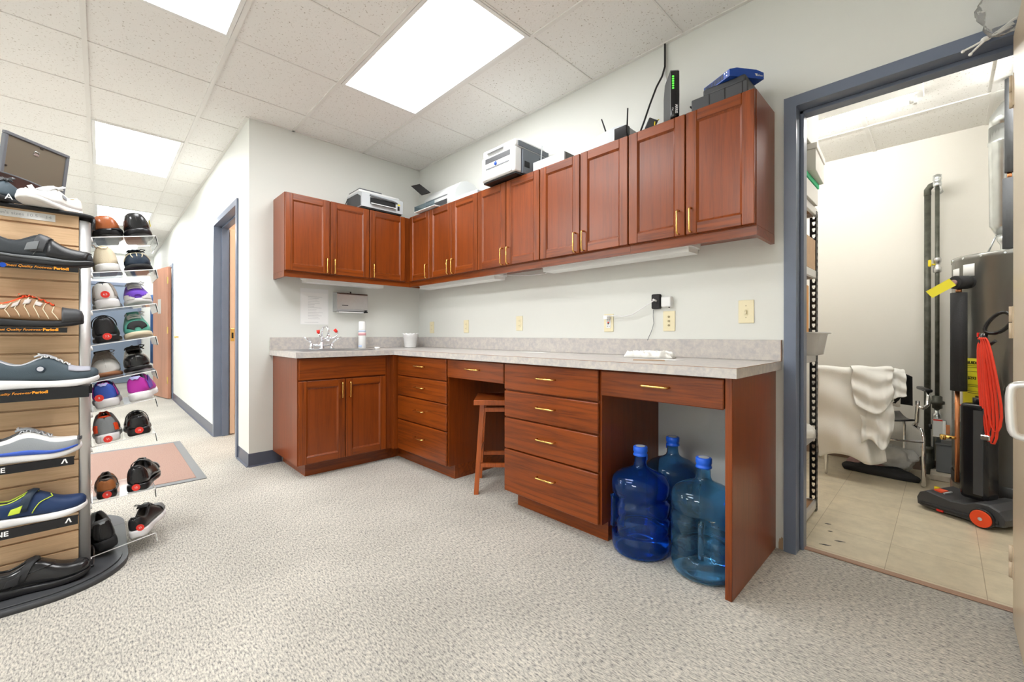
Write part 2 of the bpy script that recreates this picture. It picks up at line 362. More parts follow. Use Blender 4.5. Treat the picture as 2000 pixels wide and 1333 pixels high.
# storage room walls
struct('wall_storage_back', G().box((2.5, 2.16, 0), (5.0, 2.26, HS+.1)), ['wall_store'])
struct('wall_storage_left', G().box((2.5, .12, 0), (2.6, 2.16, HS+.1)), ['wall_store'])
struct('wall_storage_right', G().box((4.75, .12, 0), (4.85, 2.16, HS+.1)), ['wall_store'])
struct('wall_storage_front', G().box((2.6, .12, 0), (DX0-.02, .13, HS+.1)).box((DX1+.02, .12, 0), (4.75, .13, HS+.1)).box((DX0-.02, .12, DZ+.02), (DX1+.02, .13, HS+.1)), ['wall_store'])
struct('baseboard_storage', G().box((2.6, 2.152, 0), (4.75, 2.16, .10), .002), ['cove_brown'])
# ceiling: tiles + T-bars (grid 0.6096 m)
GX, GY, P = .945, -.605, .6096
g = G(['tile', 'tbar'])
g.box((XL, YF, H+.006), (XR, 0, H+.05))
g.use(1)
y = GY+P*0
ys = [GY-P*k for k in range(0, 8)]
xs = [GX+P*k for k in range(-16, 8)]
for y in ys: g.box((XL if y < -L_ else 0, y-.012, H-.001), (XR, y+.012, H+.006))
for x in xs: g.box((x-.0045, YF, H+.001), (x+.0045, 0 if x > 0 else -L_, H+.006))
g.box((0, -.02, H-.001), (XR, 0, H+.006)).box((0, -L_, H-.001), (.02, 0, H+.006)).box((XL, -L_-.02, H-.001), (0, -L_, H+.006))
struct('ceiling', g, ['tile', 'tbar'])
g = G().box((2.6, .12, HS+.006), (4.75, 2.16, HS+.05)).use(1)
for y in (.98, 1.59): g.box((2.6, y-.012, HS-.001), (4.75, y+.012, HS+.006))
for x in (2.80, 3.41, 4.02, 4.63): g.box((x-.012, .12, HS), (x+.012, 2.16, HS+.006))
struct('ceiling_storage', g, ['tile', 'tbar'])
# cove baseboards
def cove(a, b_, axis, pos, sgn):
    prof = [(0, 0), (.016, 0), (.014, .004), (.006, .010), (.004, .02), (.003, .102), (0, .104)]
    return prof
g = G()
prof = [(0, 0), (.018, 0), (.016, .003), (.007, .010), (.0045, .02), (.0035, .1), (0, .103)]
g.prism([(x, z) for x, z in prof], -L_-.004, -1.30, 1)                         # along the sink wall, sticking out +x
struct('baseboard_left', g, ['cove'])
def hall_base(x0, x1): return [[(x, -L_-d, z) for d, z in prof] for x in (x0, x1)]
g = G(); g.ring_loft(hall_base(-.35, .004), smooth=False); g.ring_loft(hall_base(-4.80, -1.405), smooth=False); g.ring_loft(hall_base(XL, -5.9), smooth=False)
struct('baseboard_hall', g, ['cove'])
# door frames (blue-grey steel)
def steel_frame(name, x0, x1, z1, yf, yb, fw=.05, stop=True, sg=-1):
    """frame round an opening x0..x1 in a wall whose room face is yf and far face yb"""
    g = G()
    lip = .014
    for (a, c) in ((x0-fw, x0), (x1, x1+fw)):
        g.box((a, yf+sg*lip, 0), (c, yf, z1))
    g.box((x0-fw, yf+sg*lip, z1), (x1+fw, yf, z1+fw))
    g.box((x0-.02, yf, 0), (x0, yb, z1+.02)); g.box((x1, yf, 0), (x1+.02, yb, z1+.02)); g.box((x0, yf, z1), (x1, yb, z1+.02))
    if stop:
        m_ = yf+(yb-yf)*.45; e = yf+(yb-yf)*.92
        g.box((x0, m_, 0), (x0+.016, e, z1), .002); g.box((x1-.016, m_, 0), (x1, e, z1), .002); g.box((x0, m_, z1-.016), (x1, e, z1), .002)
    return struct(name, g, ['bluegray'])
steel_frame('trim_storage_doorway', DX0, DX1, DZ, 0, .135)
steel_frame('trim_hall_doorway', HX0, HX1, HZ, -L_, -L_+.12)
# pocket door of the side room: its latch edge shows in the jamb
g = G().box((HX0-.05, -L_+.125, .01), (HX0+.002, -L_+.168, HZ-.01), .002)
d = struct('door_1', g, ['peach'])
g = G().box((HX0+.001, -L_+.131, .97), (HX0+.006, -L_+.163, 1.10), .001).use(1).box((HX0+.004, -L_+.140, 1.0), (HX0+.0075, -L_+.156, 1.06))
finish('latch_plate', g, ['brass', 'black'], d)
# wooden door ajar further down the hall
fx = -4.86
g = G(); g.box((fx, -L_-.014, 0), (fx+.05, -L_, 2.18), .003).box((fx-.95, -L_-.014, 2.13), (fx, -L_, 2.18), .003).box((fx-1.0, -L_-.014, 0), (fx-.95, -L_, 2.18), .003)
struct('trim_hall_door_frame', g, ['bluegray'])
ang = math.atan2(-1.682+1.553, -5.488+4.862)
Md = Matrix.Translation((fx-.005, -L_-.02, 0)) @ Matrix.Rotation(ang+pi, 4, 'Z') @ Matrix.Rotation(pi, 4, 'Z')
g = G().box((0, -.022, .01), (.72, .022, 2.125), .002)
Mh = Matrix.Translation((fx-.005, -L_-.045, 0)) @ Matrix.Rotation(math.atan2(-.115, -.62), 4, 'Z')
g.xf(Mh); d = struct('door_2', g, ['door_wood'])
g = G()
g.cyl((.66, .022, 1.0), (.66, .07, 1.0), .012); g.cyl((.66, .05, 1.0), (.57, .06, 1.0), .009); g.cyl((.66, .02, 1.0), (.66, .028, 1.0), .03)
g.xf(Mh); finish('door_handle', g, 'brass', d)
g = G()
for z in (.25, 1.05, 1.85): g.box((-.004, .018, z), (.03, .026, z+.11))
g.xf(Mh); finish('hinge', g, 'brass', d)
g = G().box((.32, .021, 1.38), (.46, .026, 1.62)); g.xf(Mh); finish('door_sign', g, 'alu', d, label='silver plate on the wooden door')
tag(rebase(finish('door_stop', G().lathe([(.012, 0), (.011, .02), (.016, .03), (.014, .045), (.001, .05)], seg=12).xf(Matrix.Translation((-4.2, -L_, 1.0)) @ Matrix.Rotation(pi/2, 4, 'X')), 'brass'), (-4.2, -L_, 1.0)), 'small brass knob stop on the white hall wall right of the wooden door', 'door stop')
# blue-grey door at the end of the hall
g = G().box((XL, -2.62, .01), (XL+.03, -1.80, 2.07)); d = struct('door_3', g, ['door_paint'])
g = G().box((XL, -1.80, 0), (XL+.05, -1.74, 2.13)).box((XL, -2.68, 2.07), (XL+.05, -1.80, 2.13)).box((XL, -2.68, 0), (XL+.05, -2.62, 2.07)); struct('trim_end_door', g, ['bluegray'])
# beige door of the storage room, swung open into the room
g = G().box((3.979, -.925, .012), (4.023, -.016, 2.118), .002)
d = struct('door_4', g, ['door_beige'])
g = G()
for z in (.17, 1.03, 1.86):
    g.cyl((3.9745, -.018, z), (3.9745, -.018, z+.056), .006, seg=10).cyl((3.9745, -.018, z+.059), (3.9745, -.018, z+.115), .006, seg=10); g.box((3.9765, -.045, z), (3.9788, -.018, z+.115))
finish('hinge', g, 'door_beige', d)
def lever(x, s):
    g = G(); g.tube([(x, -.862, .930), (x-.05*s, -.862, .930), (x-.062*s, -.862, .926), (x-.066*s, -.86, .91), (x-.064*s, -.858, .83), (x-.060*s, -.858, .812), (x-.05*s, -.858, .806), (x, -.86, .806)], .0095, 12)
    g.cyl((x-.004, -.862, .93), (x, -.862, .93), .02, seg=20).cyl((x-.004, -.86, .806), (x, -.86, .806), .02, seg=20); return g
finish('door_handle', lever(3.978, 1), 'satin', d, sub=1, label='silver pull handle on the beige door')
# plaster column of the paper towel etc. none
# ceiling lights (2 x 4 ft troffers)
def troffer(x0, y1, label, cat='ceiling light', H=H, lens='lens_on', wx=2*P, wy=P):
    t = thing('ceiling_light', label, cat, (x0+wx/2, y1-wy/2, H), group='recessed ceiling lights')
    a, b_ = x0+.006, x0+wx-.006; c, d_ = y1-wy+.014, y1-.014
    g = G(); f = .022
    g.box((a, c, H-.003), (b_, c+f, H+.005)); g.box((a, d_-f, H-.003), (b_, d_, H+.005)); g.box((a, c+f, H-.003), (a+f, d_-f, H+.005)); g.box((b_-f, c+f, H-.003), (b_, d_-f, H+.005))
    finish('frame', g, 'fixture_white', t)
    finish('diffuser', G().box((a+f, c+f, H-.001), (b_-f, d_-f, H+.004)), lens, t)
    return t
g1 = GX; LP = [(GX, GY, 'bright ceiling light above the corner of the cabinets, largest in view'),
      (GX, GY-2*P, 'bright ceiling light cut by the top edge of the photo'),
      (GX-3*P-2*P, GY-2*P, 'bright ceiling light near the corner of the white hall wall'),
      (GX-8*P-2*P, GY-2*P, 'bright ceiling light behind the topmost brown shoe'),
      (GX-13*P-2*P, GY-2*P, 'farthest ceiling light, seen through the clear shelf below the brown shoe')]
for a, b_, c in LP: troffer(a, b_, c)
for a, b_ in ((GX+2*P, GY-5*P), (GX-3*P, GY-5*P), (GX-8*P, GY-5*P)): troffer(a, b_, 'unseen ceiling light added for fill over the shop floor behind the camera', lens='lens_rear')  # unseen extra troffers, much stronger than the visible ones, for even fill
troffer(-1.9, -.7, 'ceiling light of the small side room beyond the hall doorway', lens='lens_bath')
# entrance mat
t = thing('floor_mat', 'brown woven floor mat with grey edge on the hall carpet', 'mat', (-.65, -2.4, 0))
finish('weave', G().box((-1.32, -3.2, .001), (.03, -1.87, .008), .002), 'mat_weave', t)
g = G().box((-1.38, -3.26, .0), (.09, -3.2, .005)).box((-1.38, -1.87, 0), (.09, -1.815, .005)).box((-1.38, -3.2, 0), (-1.32, -1.87, .005)).box((.03, -3.2, 0), (.09, -1.87, .005)); finish('border', g, 'mid_grey', t)
# side-room things seen through the hall doorway
t = thing('bathroom_cabinet', 'orange wood wall cabinet glimpsed through the hall doorway', 'cabinet', (-1.75, -.18, 1.35))
finish('body', G().box((-2.59, -.33, 1.30), (-1.2, -.01, 2.12), .003), 'bathorange', t)
t = thing('vanity_cabinet', 'wooden vanity with white sink glimpsed through the hall doorway', 'cabinet', (-1.75, -.3, 0))
finish('body', G().box((-2.59, -.56, 0), (-1.2, -.01, .78), .003), 'tan_board', t)
finish('sink_top', G().box((-2.59, -.60, .781), (-1.18, -.01, .84), .01, 2), 'white_glossy', t)
# hung garments at the hall end
for nm, y, m_, lab in (('hanging_coat', -1.60, 'white_plastic', 'white coat hanging on the hall wall beside the wooden door'), ('blue_strap', -1.68, 'blue_strap', 'dark blue garment hanging beside the white coat in the hall')):
    x0 = -6.6 if nm == 'hanging_coat' else -7.6
    g = G(); rings = []
    for z, wd in ((1.85, .06), (1.75, .20), (1.3, .22), (.8, .27), (.45, .30)):
        rings.append([(x0+wd*cos(a)*1.2, -1.536-.012+min(.0115, -.035-.045*sin(a)+.006*cos(5*a)), z) for a in [2*pi*i/20 for i in range(20)]])
    g.ring_loft(rings); tag(rebase(finish(nm, g, m_), (x0, y, .45)), lab, 'coat')
# ================================================================ CABINETRY
WL = 'cab_z'
def pull(g, c, d, axis, n, ln=.116):
    """bar pull: centre c, axis of the bar, outward normal n"""
    c = Vector(c); a = Vector(axis)*ln/2; n = Vector(n)
    p = [c-a, c-a+n*.018, c-a*.93+n*.025, c+a*.93+n*.025, c+a+n*.018, c+a]
    g.tube([c-a, c-a+n*.016, c-a*.94+n*.024, c-a*.8+n*.027, c+a*.8+n*.027, c+a*.94+n*.024, c+a+n*.016, c+a], .005, 8)
    return g
def panel_door(parent, lo, hi, depth, face, normal, handle, label=None):
    """frame-and-panel door in plane normal to 'normal' ('x' or 'y'); lo/hi = (t, z) extents, face = outer coordinate, sign outward = +x or -y"""
    (t0, z0), (t1, z1) = lo, hi; sgn = 1 if normal == 'x' else -1; s = .052; bk = face-sgn*depth
    def B(g, a0, a1, b0, b1, f0, f1, bev=0):
        if normal == 'x': g.box((f0, a0, b0), (f1, a1, b1), bev)
        else: g.box((a0, f0, b0), (a1, f1, b1), bev)
    g = G()
    B(g, t0, t0+s, z0, z1, bk, face, .0025); B(g, t1-s, t1, z0, z1, bk, face, .0025)
    g.use(1)
    B(g, t0+s, t1-s, z0, z0+s, bk, face, .0025); B(g, t0+s, t1-s, z1-s, z1, bk, face, .0025)
    g.use(2)
    # sloped moulding and recessed panel
    q = .009; f2 = face-sgn*.009; f1 = face-sgn*.002
    A = [(t0+s, z0+s), (t1-s, z0+s), (t1-s, z1-s), (t0+s, z1-s)]; C = [(t0+s+q, z0+s+q), (t1-s-q, z0+s+q), (t1-s-q, z1-s-q), (t0+s+q, z1-s-q)]
    def pt(p, f): return (f, p[0], p[1]) if normal == 'x' else (p[0], f, p[1])
    g.ring_loft([[pt(p, f1) for p in A], [pt(p, f2) for p in C]], cap=False, smooth=False)
    g.use(3); B(g, t0+s, t1-s, z0+s, z1-s, bk+sgn*.003, f2)
    d = finish('door', g, ['cab_z', 'cab_y' if normal == 'x' else 'cab_x', 'cab_z', 'cab_panel'], parent)
    if handle is not None:
        side, zh = handle; th = (t0+.028) if side == 'L' else (t1-.028)
        n = (1, 0, 0) if normal == 'x' else (0, -1, 0)
        hg = pull(G(), pt((th, zh), face), 0, (0, 0, 1), n); finish('handle', hg, 'brass', d, label='brass bar handle')
    return d
def drawer(parent, t0, t1, z0, z1, face=-.61, depth=.019, ln=.128):
    g = G(); g.box((t0, face, z0), (t1, face+depth, z1), .004, 1)
    d = finish('drawer', g, 'cab_x', parent)
    finish('handle', pull(G(), ((t0+t1)/2, face, (z0+z1)/2+.02 if z1-z0 > .2 else (z0+z1)/2+.008), 0, (1, 0, 0), (0, -1, 0), ln), 'brass', d, label='brass bar handle')
    return d
ZT, ZD, ZR = 2.135, 1.5305, 1.487
# --- wall cabinets, sink wall (front faces +x at .306)
def wcab_x(y0, y1, label, doors, light=None, right_side=False):
    t = thing('wall_cabinet', label, 'cabinet', (.15, (y0+y1)/2, ZR), group='upper wall cabinets')
    g = G().box((.0, y0, ZD), (.285, y1, ZT), .002); finish('body', g, 'cab_panel', t)
    g = G().box((.262, y0, ZR), (.280, y1, ZD)); 
    if y0 < -1.3: g.box((.0, y0, ZR), (.262, y0+.018, ZD))
    finish('light_rail', g, 'cab_y', t)
    for a, b_, h in doors: panel_door(t, (a+.003, ZD+.004), (b_-.003, ZT-.004), .019, .306, 'x', (h, 1.60))
    return t
wcab_x(-1.363, -.6875, 'two-door cherry wall cabinet above the sink, left end of the run', [(-1.363, -1.025, 'R'), (-1.025, -.6875, 'L')])
t = wcab_x(-.6865, -.0005, 'single-door cherry wall cabinet on the sink wall, tight in the corner', [(-.687, -.335, 'L')])
# --- wall cabinets, long wall (front faces -y at -.306)
def wcab_y(x0, x1, label, doors, end=False):
    t = thing('wall_cabinet', label, 'cabinet', ((x0+x1)/2, -.15, ZR), group='upper wall cabinets')
    g = G().box((x0, -.285, ZD), (x1, 0, ZT), .002); finish('body', g, 'cab_panel', t)
    g = G().box((x0, -.280, ZR), (x1, -.262, ZD))
    if end: g.box((x1-.018, -.262, ZR), (x1, 0, ZD))
    finish('light_rail', g, 'cab_x', t)
    for a, b_, h in doors: panel_door(t, (a+.003, ZD+.004), (b_-.003, ZT-.004), .019, -.306, 'y', (h, 1.60))
    return t
wcab_y(.2865, .653, 'single-door cherry wall cabinet on the long wall, in the corner under the white inkjet printer', [(.322, .653, 'R')])
wcab_y(.654, 1.313, 'two-door cherry wall cabinet next to the corner on the long wall', [(.654, .980, 'R'), (.980, 1.313, 'L')])
wcab_y(1.314, 1.952, 'two-door cherry wall cabinet under the large multifunction printer', [(1.314, 1.630, 'R'), (1.630, 1.952, 'L')])
wcab_y(1.953, 2.600, 'two-door cherry wall cabinet under the router with two antennas', [(1.953, 2.277, 'R'), (2.277, 2.600, 'L')])
wcab_y(2.601, 3.2246, 'two-door cherry wall cabinet at the right end, nearest the storage doorway', [(2.601, 2.915, 'R'), (2.915, 3.2246, 'L')], True)
# --- under-cabinet strip lights (off)
def strip(c0, c1, w, label, axis):
    t = thing('under_cabinet_light', label, 'light', ((c0[0]+c1[0])/2, (c0[1]+c1[1])/2, c0[2]), group='strip lights under the wall cabinets')
    g = G(); g.box(c0, c1, .003, 1); finish('housing', g, 'fixture_white', t)
    g = G()
    if axis == 'x': 
        y0, y1 = c0[1]+.012, c1[1]-.012
        g.prism([(y0-.008, c0[2]), (y0-.004, c0[2]-.026), (y1, c0[2]-.026), (y1+.006, c0[2])], c0[0]+.012, c1[0]-.012, 0)
    else:
        x0, x1 = c0[0]+.012, c1[0]-.012
        g.prism([(x0-.008, c0[2]), (x0-.004, c0[2]-.026), (x1, c0[2]-.026), (x1+.006, c0[2])], c0[1]+.012, c1[1]-.012, 1)
    finish('lens', g, 'lens_off', t)
strip((.10, -1.19, ZR+.005), (.23, -.50, ZD), 0, 'short white strip light under the cabinets above the sink', 'y')
strip((.36, -.23, ZR+.005), (1.43, -.10, ZD), 0, 'white strip light under the cabinets near the corner, left of the brown cable gap', 'x')
strip((1.90, -.23, ZR+.005), (2.91, -.10, ZD), 0, 'longest white strip light under the cabinets nearest the storage doorway', 'x')
tag(rebase(finish('lamp_cord', G().tube([(1.43, -.14, 1.505), (1.50, -.10, 1.495), (1.62, -.05, 1.49), (1.78, -.05, 1.487), (1.90, -.12, 1.503)], .004, 6), 'white_plastic'), (1.43, -.14, 1.505)), 'thin white cord between the two strip lights on the long wall', 'cord')
# --- base cabinets
ZC = .8733
def carc(name, parent, boxes, mat): 
    g = G()
    for a, b_ in boxes: g.box(a, b_)
    return finish(name, g, mat, parent)
t = thing('base_cabinet', 'cherry sink cabinet with two panel doors under the left counter', 'cabinet', (.3, -.98, 0), group='base cabinets')
carc('body', t, [((.002, -1.365, .098), (.590, -.6425, .74)), ((.5, -1.365, .74), (.590, -.6425, ZC)), ((.002, -1.365, .74), (.5, -1.345, ZC))], 'cab_panel')
carc('toe_kick', t, [((.02, -1.294, 0), (.536, -.637, .0975))], 'cab_y')
g = G().box((.591, -1.358, .712), (.610, -.690, .868), .004); finish('false_front', g, 'cab_y', t)
panel_door(t, (-1.358, .103), (-1.028, .703), .019, .610, 'x', ('R', .62)); panel_door(t, (-1.022, .103), (-.690, .703), .019, .610, 'x', ('L', .62))
t = thing('base_cabinet', 'cherry cabinet of four drawers in the inner corner', 'cabinet', (.98, -.3, 0), group='base cabinets')
carc('body', t, [((.002, -.590, .098), (1.345, -.002, ZC)), ((.5915, -.642, .098), (.64, -.591, ZC))], 'cab_panel')
carc('toe_kick', t, [((.535, -.536, 0), (1.345, -.02, .0975)), ((.45, -.636, 0), (.536, -.536, .0975))], 'cab_x')
for z0, z1 in ((.711, .866), (.548, .703), (.352, .540), (.103, .344)): drawer(t, .655, 1.336, z0, z1)
t = thing('knee_drawer', 'narrow cherry knee-space drawer above the wooden stool', 'drawer', (1.64, -.3, .73), group='knee-space drawers')
carc('body', t, [((1.346, -.590, .75), (1.934, -.01, ZC))], 'cab_x')
drawer(t, 1.351, 1.930, .740, .866)
t = thing('base_cabinet', 'cherry cabinet of four wide drawers between the two knee spaces', 'cabinet', (2.28, -.3, 0), group='base cabinets')
carc('body', t, [((1.935, -.590, .098), (2.625, -.002, ZC))], 'cab_panel')
carc('toe_kick', t, [((1.985, -.536, 0), (2.625, -.02, .0975))], 'cab_x')
for z0, z1 in ((.711, .866), (.548, .703), (.358, .540), (.098, .350)): drawer(t, 1.939, 2.613, z0, z1, ln=.128)
t = thing('knee_drawer', 'wide cherry knee-space drawer above the blue water bottles', 'drawer', (2.91, -.3, .74), group='knee-space drawers')
carc('body', t, [((2.626, -.590, .75), (3.204, -.01, ZC))], 'cab_x')
drawer(t, 2.630, 3.200, .744, .866, ln=.124)
t = thing('end_panel', 'tall dark cherry end panel holding up the right end of the counter', 'panel', (3.22, -.3, 0))
finish('board', G().box((3.211, -.600, 0), (3.231, 0, ZC)), 'cab_panel', t)
finish('edge_strip', G().box((3.205, -.6085, 0), (3.231, -.6002, ZC), .0015), 'cab_z', t)
# back board seen dark inside the left knee space
# --- countertop with backsplash (one L-shaped worktop)
ct = thing('countertop', 'grey laminate L-shaped countertop with low backsplash', 'countertop', (1.6, -.3, ZC))
g = G()
Sx0, Sx1, Sy0, Sy1 = .10, .52, -1.30, -.76      # sink hole
g.box((0, -1.389, ZC+.0005), (Sx0, -.6416, .914)); g.box((Sx1, -1.389, ZC+.0005), (.6416, -.6416, .914)); g.box((Sx0, -1.389, ZC+.0005), (Sx1, Sy0, .914)); g.box((Sx0, Sy1, ZC+.0005), (Sx1, -.6416, .914))
g.box((0, -.6416, ZC+.0005), (3.257, 0, .914))
finish('worktop', g, 'laminate', ct)
g = G().box((0, -1.389, .9145), (.02, -.0005, 1.017), .0015).box((.0205, -.02, .9145), (3.257, -.0005, 1.017), .0015)
finish('backsplash', g, 'laminate', ct)
finish('edge_seam', G().box((0.02, -.6424, .9125), (3.2575, -.6414, .9145)).box((3.2565, -.6424, .9125), (3.258, 0, .9145)).box((3.2565, -.0206, .9145), (3.258, -.0004, 1.017)), 'strip_brown', ct, label='thin brown seam along the counter edge')
# --- sink
t = thing('sink', 'shallow steel sink set into the counter behind the faucet', 'sink', (.31, -1.03, .914))
g = G()
def rr(x0, x1, y0, y1, r, z, n=5):
    out = []
    for cx, cy, a0 in ((x1-r, y1-r, 0), (x0+r, y1-r, 90), (x0+r, y0+r, 180), (x1-r, y0+r, 270)):
        out += [(cx+r*cos(rad(a0+90*k/n)), cy+r*sin(rad(a0+90*k/n)), z) for k in range(n+1)]
    return out
g.ring_loft([rr(.072, .54, -1.325, -.735, .04, .9145), rr(.076, .536, -1.321, -.739, .04, .9185), rr(.155, .50, -1.285, -.775, .05, .917), rr(.17, .485, -1.27, -.79, .06, .90), rr(.18, .475, -1.26, -.80, .06, .76), rr(.30, .34, -1.05, -1.01, .02, .755)], cap=False)
finish('basin', g, 'steel', t)
finish('drain', G().lathe([(.03, .756), (.03, .758), (.01, .757)], (.32, -1.03, 0), 16), 'chrome', t)
# --- faucet with eyewash
t = thing('faucet', 'chrome gooseneck faucet with red-capped eyewash nozzles on the sink', 'faucet', (.12, -1.0, .9185))
fx, fy = .115, -1.022
g = G().lathe([(.028, .9185), (.028, .925), (.018, .935), (.016, .975), (.010, .98)], (fx, fy, 0), 20)
g.tube([(fx, fy-.085, .952), (fx, fy+.085, .952)], .011, 12); g.lathe([(.02, .9185), (.02, .93), (.013, .94), (.013, .965), (.001, .97)], (fx, fy-.085, 0), 16); g.lathe([(.02, .9185), (.02, .93), (.013, .94), (.013, .965), (.001, .97)], (fx, fy+.085, 0), 16)
finish('base', g, 'chrome', t)
pts = [(fx, fy, .97), (fx, fy, 1.068)] + [(fx+.042-.042*cos(a), fy+.012*(1-cos(a)), 1.068+.042*sin(a)) for a in [pi*k/8 for k in range(1, 9)]] + [(fx+.084, fy+.024, 1.03)]
finish('spout', G().tube(pts, .0085, 12), 'chrome', t)
for s in (-1, 1):
    finish('lever', G().tube([(fx, fy+s*.085, .965), (fx+.01, fy+s*.10, .985), (fx+.03, fy+s*.155, 1.02)], [.008, .009, .006], 10), 'chrome', t)
px, py = fx+.084, fy+.020
g = G().cyl((px, py, 1.035), (px, py, .985), .013).tube([(px, py, 1.01), (px, py-.045, 1.005), (px-.0, py-.068, 1.025), (px, py-.076, 1.05)], .0055, 8).tube([(px, py, 1.01), (px, py+.045, 1.012), (px, py+.075, 1.03), (px, py+.080, 1.05), (px, py+.070, 1.068)], .0055, 8)
a = finish('eyewash_arm', g, 'chrome', t)
finish('nozzle_cap', G().cyl((px, py-.077, 1.050), (px, py-.080, 1.078), .012, .013, 14), 'red', a); finish('nozzle_cap', G().cyl((px, py+.073, 1.062), (px, py+.055, 1.084), .012, .013, 14), 'red', a)
# ================================================================ SHOES
def interp(tab, t):
    for (a, x), (b_, y) in zip(tab, tab[1:]):
        if t <= b_:
            k = (t-a)/(b_-a) if b_ > a else 0; k = max(0, min(1, k)); return x+(y-x)*k
    return tab[-1][1]
ST = [0, .008, .03, .07, .13, .2, .28, .36, .44, .5, .56, .63, .7, .77, .84, .9, .945, .975, .992, 1.0]
HW = [(0, .22), (.008, .42), (.03, .60), (.07, .73), (.13, .79), (.2, .79), (.28, .76), (.36, .75), (.44, .78), (.5, .83), (.56, .89), (.63, .96), (.7, 1.0), (.77, .99), (.84, .95), (.9, .87), (.945, .75), (.975, .60), (.992, .42), (1, .22)]
COLLAR = [(0, .082), (.03, .093), (.07, .092), (.13, .082), (.2, .072), (.28, .070), (.36, .078), (.44, .092), (.5, .098), (.56, .094), (.63, .083), (.7, .070), (.77, .062), (.84, .057), (.9, .054), (.945, .051), (.975, .046), (.992, .038), (1, .028)]
OPEN = [(0, 0), (.008, 0), (.03, .10), (.07, .30), (.13, .42), (.2, .45), (.28, .44), (.36, .40), (.44, .30), (.5, .20), (.56, .0), (1, 0)]
class Shoe:
    def __init__(s, name, label, M, L=.29, W=.105, hs=1.0, sole='sole_white', upper='slate', st=1.0, spring=.014, low=None, group=None, lining='lining', cat='shoe', toe_h=1.0, flare=1.0, openf=1.0):
        s.L, s.W, s.hs, s.st, s.spring, s.th, s.flare = L, W, hs, st, spring, toe_h, flare; s.openf = openf
        s.t = thing(name, label, cat, M=M, group=group)
        s.up(upper, lining); s.sole(sole)
    def w(s, t): return interp(HW, t)*s.W/2
    def zb(s, t): return s.spring*max(0, (t-.72)/.28)**1.7 + .003*max(0, (.06-t)/.06)
    def zt(s, t): return s.zb(t)+s.st*interp([(0, .034), (.15, .031), (.4, .025), (.7, .020), (1, .018)], t)
    def h(s, t):
        v = interp(COLLAR, t); k = s.hs*(1 if t < .6 else 1+(s.th-1)*min(1, (t-.6)/.2)); return max(v*k, s.zt(t)+.003)+s.zb(t)*.6+(s.st-1)*.025*(1 if s.st > 1 else 0)
    def ow(s, t): return interp(OPEN, t)*s.W/2*s.openf
    def P(s, t, a, off=0):
        """outer surface; a 0..1 from right edge over the top to left edge"""
        w, o, z0, h = s.w(t)*.98+off, s.ow(t), s.zt(t)-.004, s.h(t)+off; sg = 1 if a < .5 else -1; b_ = (a if a < .5 else 1-a)*2*pi/2
        e = .72; cs, sn = max(0, cos(b_))**e, max(0, sin(b_))**e
        x = t*s.L + (off if t > .97 else 0) - (off if t < .02 else 0)
        return Vector((x, sg*(o+(w-o)*cs), z0+(h-z0)*sn))
    def up(s, mat, lining):
        bm = bmesh.new(); R = []; n = 9
        for t in ST:
            ring = [s.P(t, .5*k/(n-1)*.9999) for k in range(n)]; o, h = s.ow(t), s.h(t)
            if o > .002:
                zi = s.zt(t)+.012
                inner = [(t*s.L, o-.003, h-.001), (t*s.L, max(o-.006, .001), (h+zi)/2), (t*s.L, max(o-.005, .0008), zi), (t*s.L, 0, zi)]
            else:
                inner = [(t*s.L, .0004, h-.0002), (t*s.L, .0003, h-.0004), (t*s.L, .0002, h-.0006), (t*s.L, 0, h-.0006)]
            full = [tuple(p) for p in ring]+inner+[(p[0], -p[1], p[2]) for p in inner[:-1][::-1]]+[(p[0], -p[1], p[2]) for p in ring[::-1]]
            R.append([bm.verts.new(p) for p in full])
        m = len(R[0])
        for A, B_ in zip(R, R[1:]):
            for i in range(m):
                j = (i+1) % m; f = bm.faces.new([A[i], A[j], B_[j], B_[i]]); f.smooth = True
                if n <= i < m-n-1: f.material_index = 1
        bm.faces.new(R[0][::-1]); bm.faces.new(R[-1])
        g = G(); g.bm.free(); g.bm = bm
        s.upper = finish('upper', g, [mat, lining], s.t, local=True, sub=1)
    def sole(s, mat):
        def ring(k, zf):
            r = [(t*s.L+(.003*k if t == 1 else 0)-(.003*k if t == 0 else 0), s.w(t)*s.flare+.0015*k, zf(t)) for t in ST]
            l = [(x, -y, z) for x, y, z in r[::-1]]; return r+l
        g = G(); th = lambda f: (lambda t: s.zb(t)+(s.zt(t)-s.zb(t))*f)
        g.ring_loft([ring(-1.5, th(0)), ring(.6, th(.12)), ring(1.2, th(.45)), ring(1.0, th(.7)), ring(.2, th(1.0))])
        s.so = finish('sole', g, mat, s.t, local=True)
    def band(s, name, mat, t0, t1, a0, a1, off=.0022, slant=0, nu=10, nv=14, label=None, thick=.0018, t0b=None, t1b=None):
        def f(u, v):
            a = a0+(a1-a0)*v; ta, tb = t0, t1
            if t0b is not None: ta = t0+(t0b-t0)*v
            if t1b is not None: tb = t1+(t1b-t1)*v
            t = ta+(tb-ta)*u+slant*(abs(a-.5)*2); return s.P(max(0, min(1, t)), min(.9999, max(.0, a)), off)
        g = G(); g.grid(f, nu, nv); return finish(name, g, mat, s.t, local=True, solid=thick, label=label)
    def stripe(s, pts, mat, r=.0022, name='piping', off=.0015):
        P = []
        for (t, a), (t2, a2) in zip(pts, pts[1:]):
            for k in range(6): P.append(s.P(t+(t2-t)*k/6, a+(a2-a)*k/6, off))
        P.append(s.P(*pts[-1], off)); return finish(name, G().tube(P, r, 6), mat, s.t, local=True)
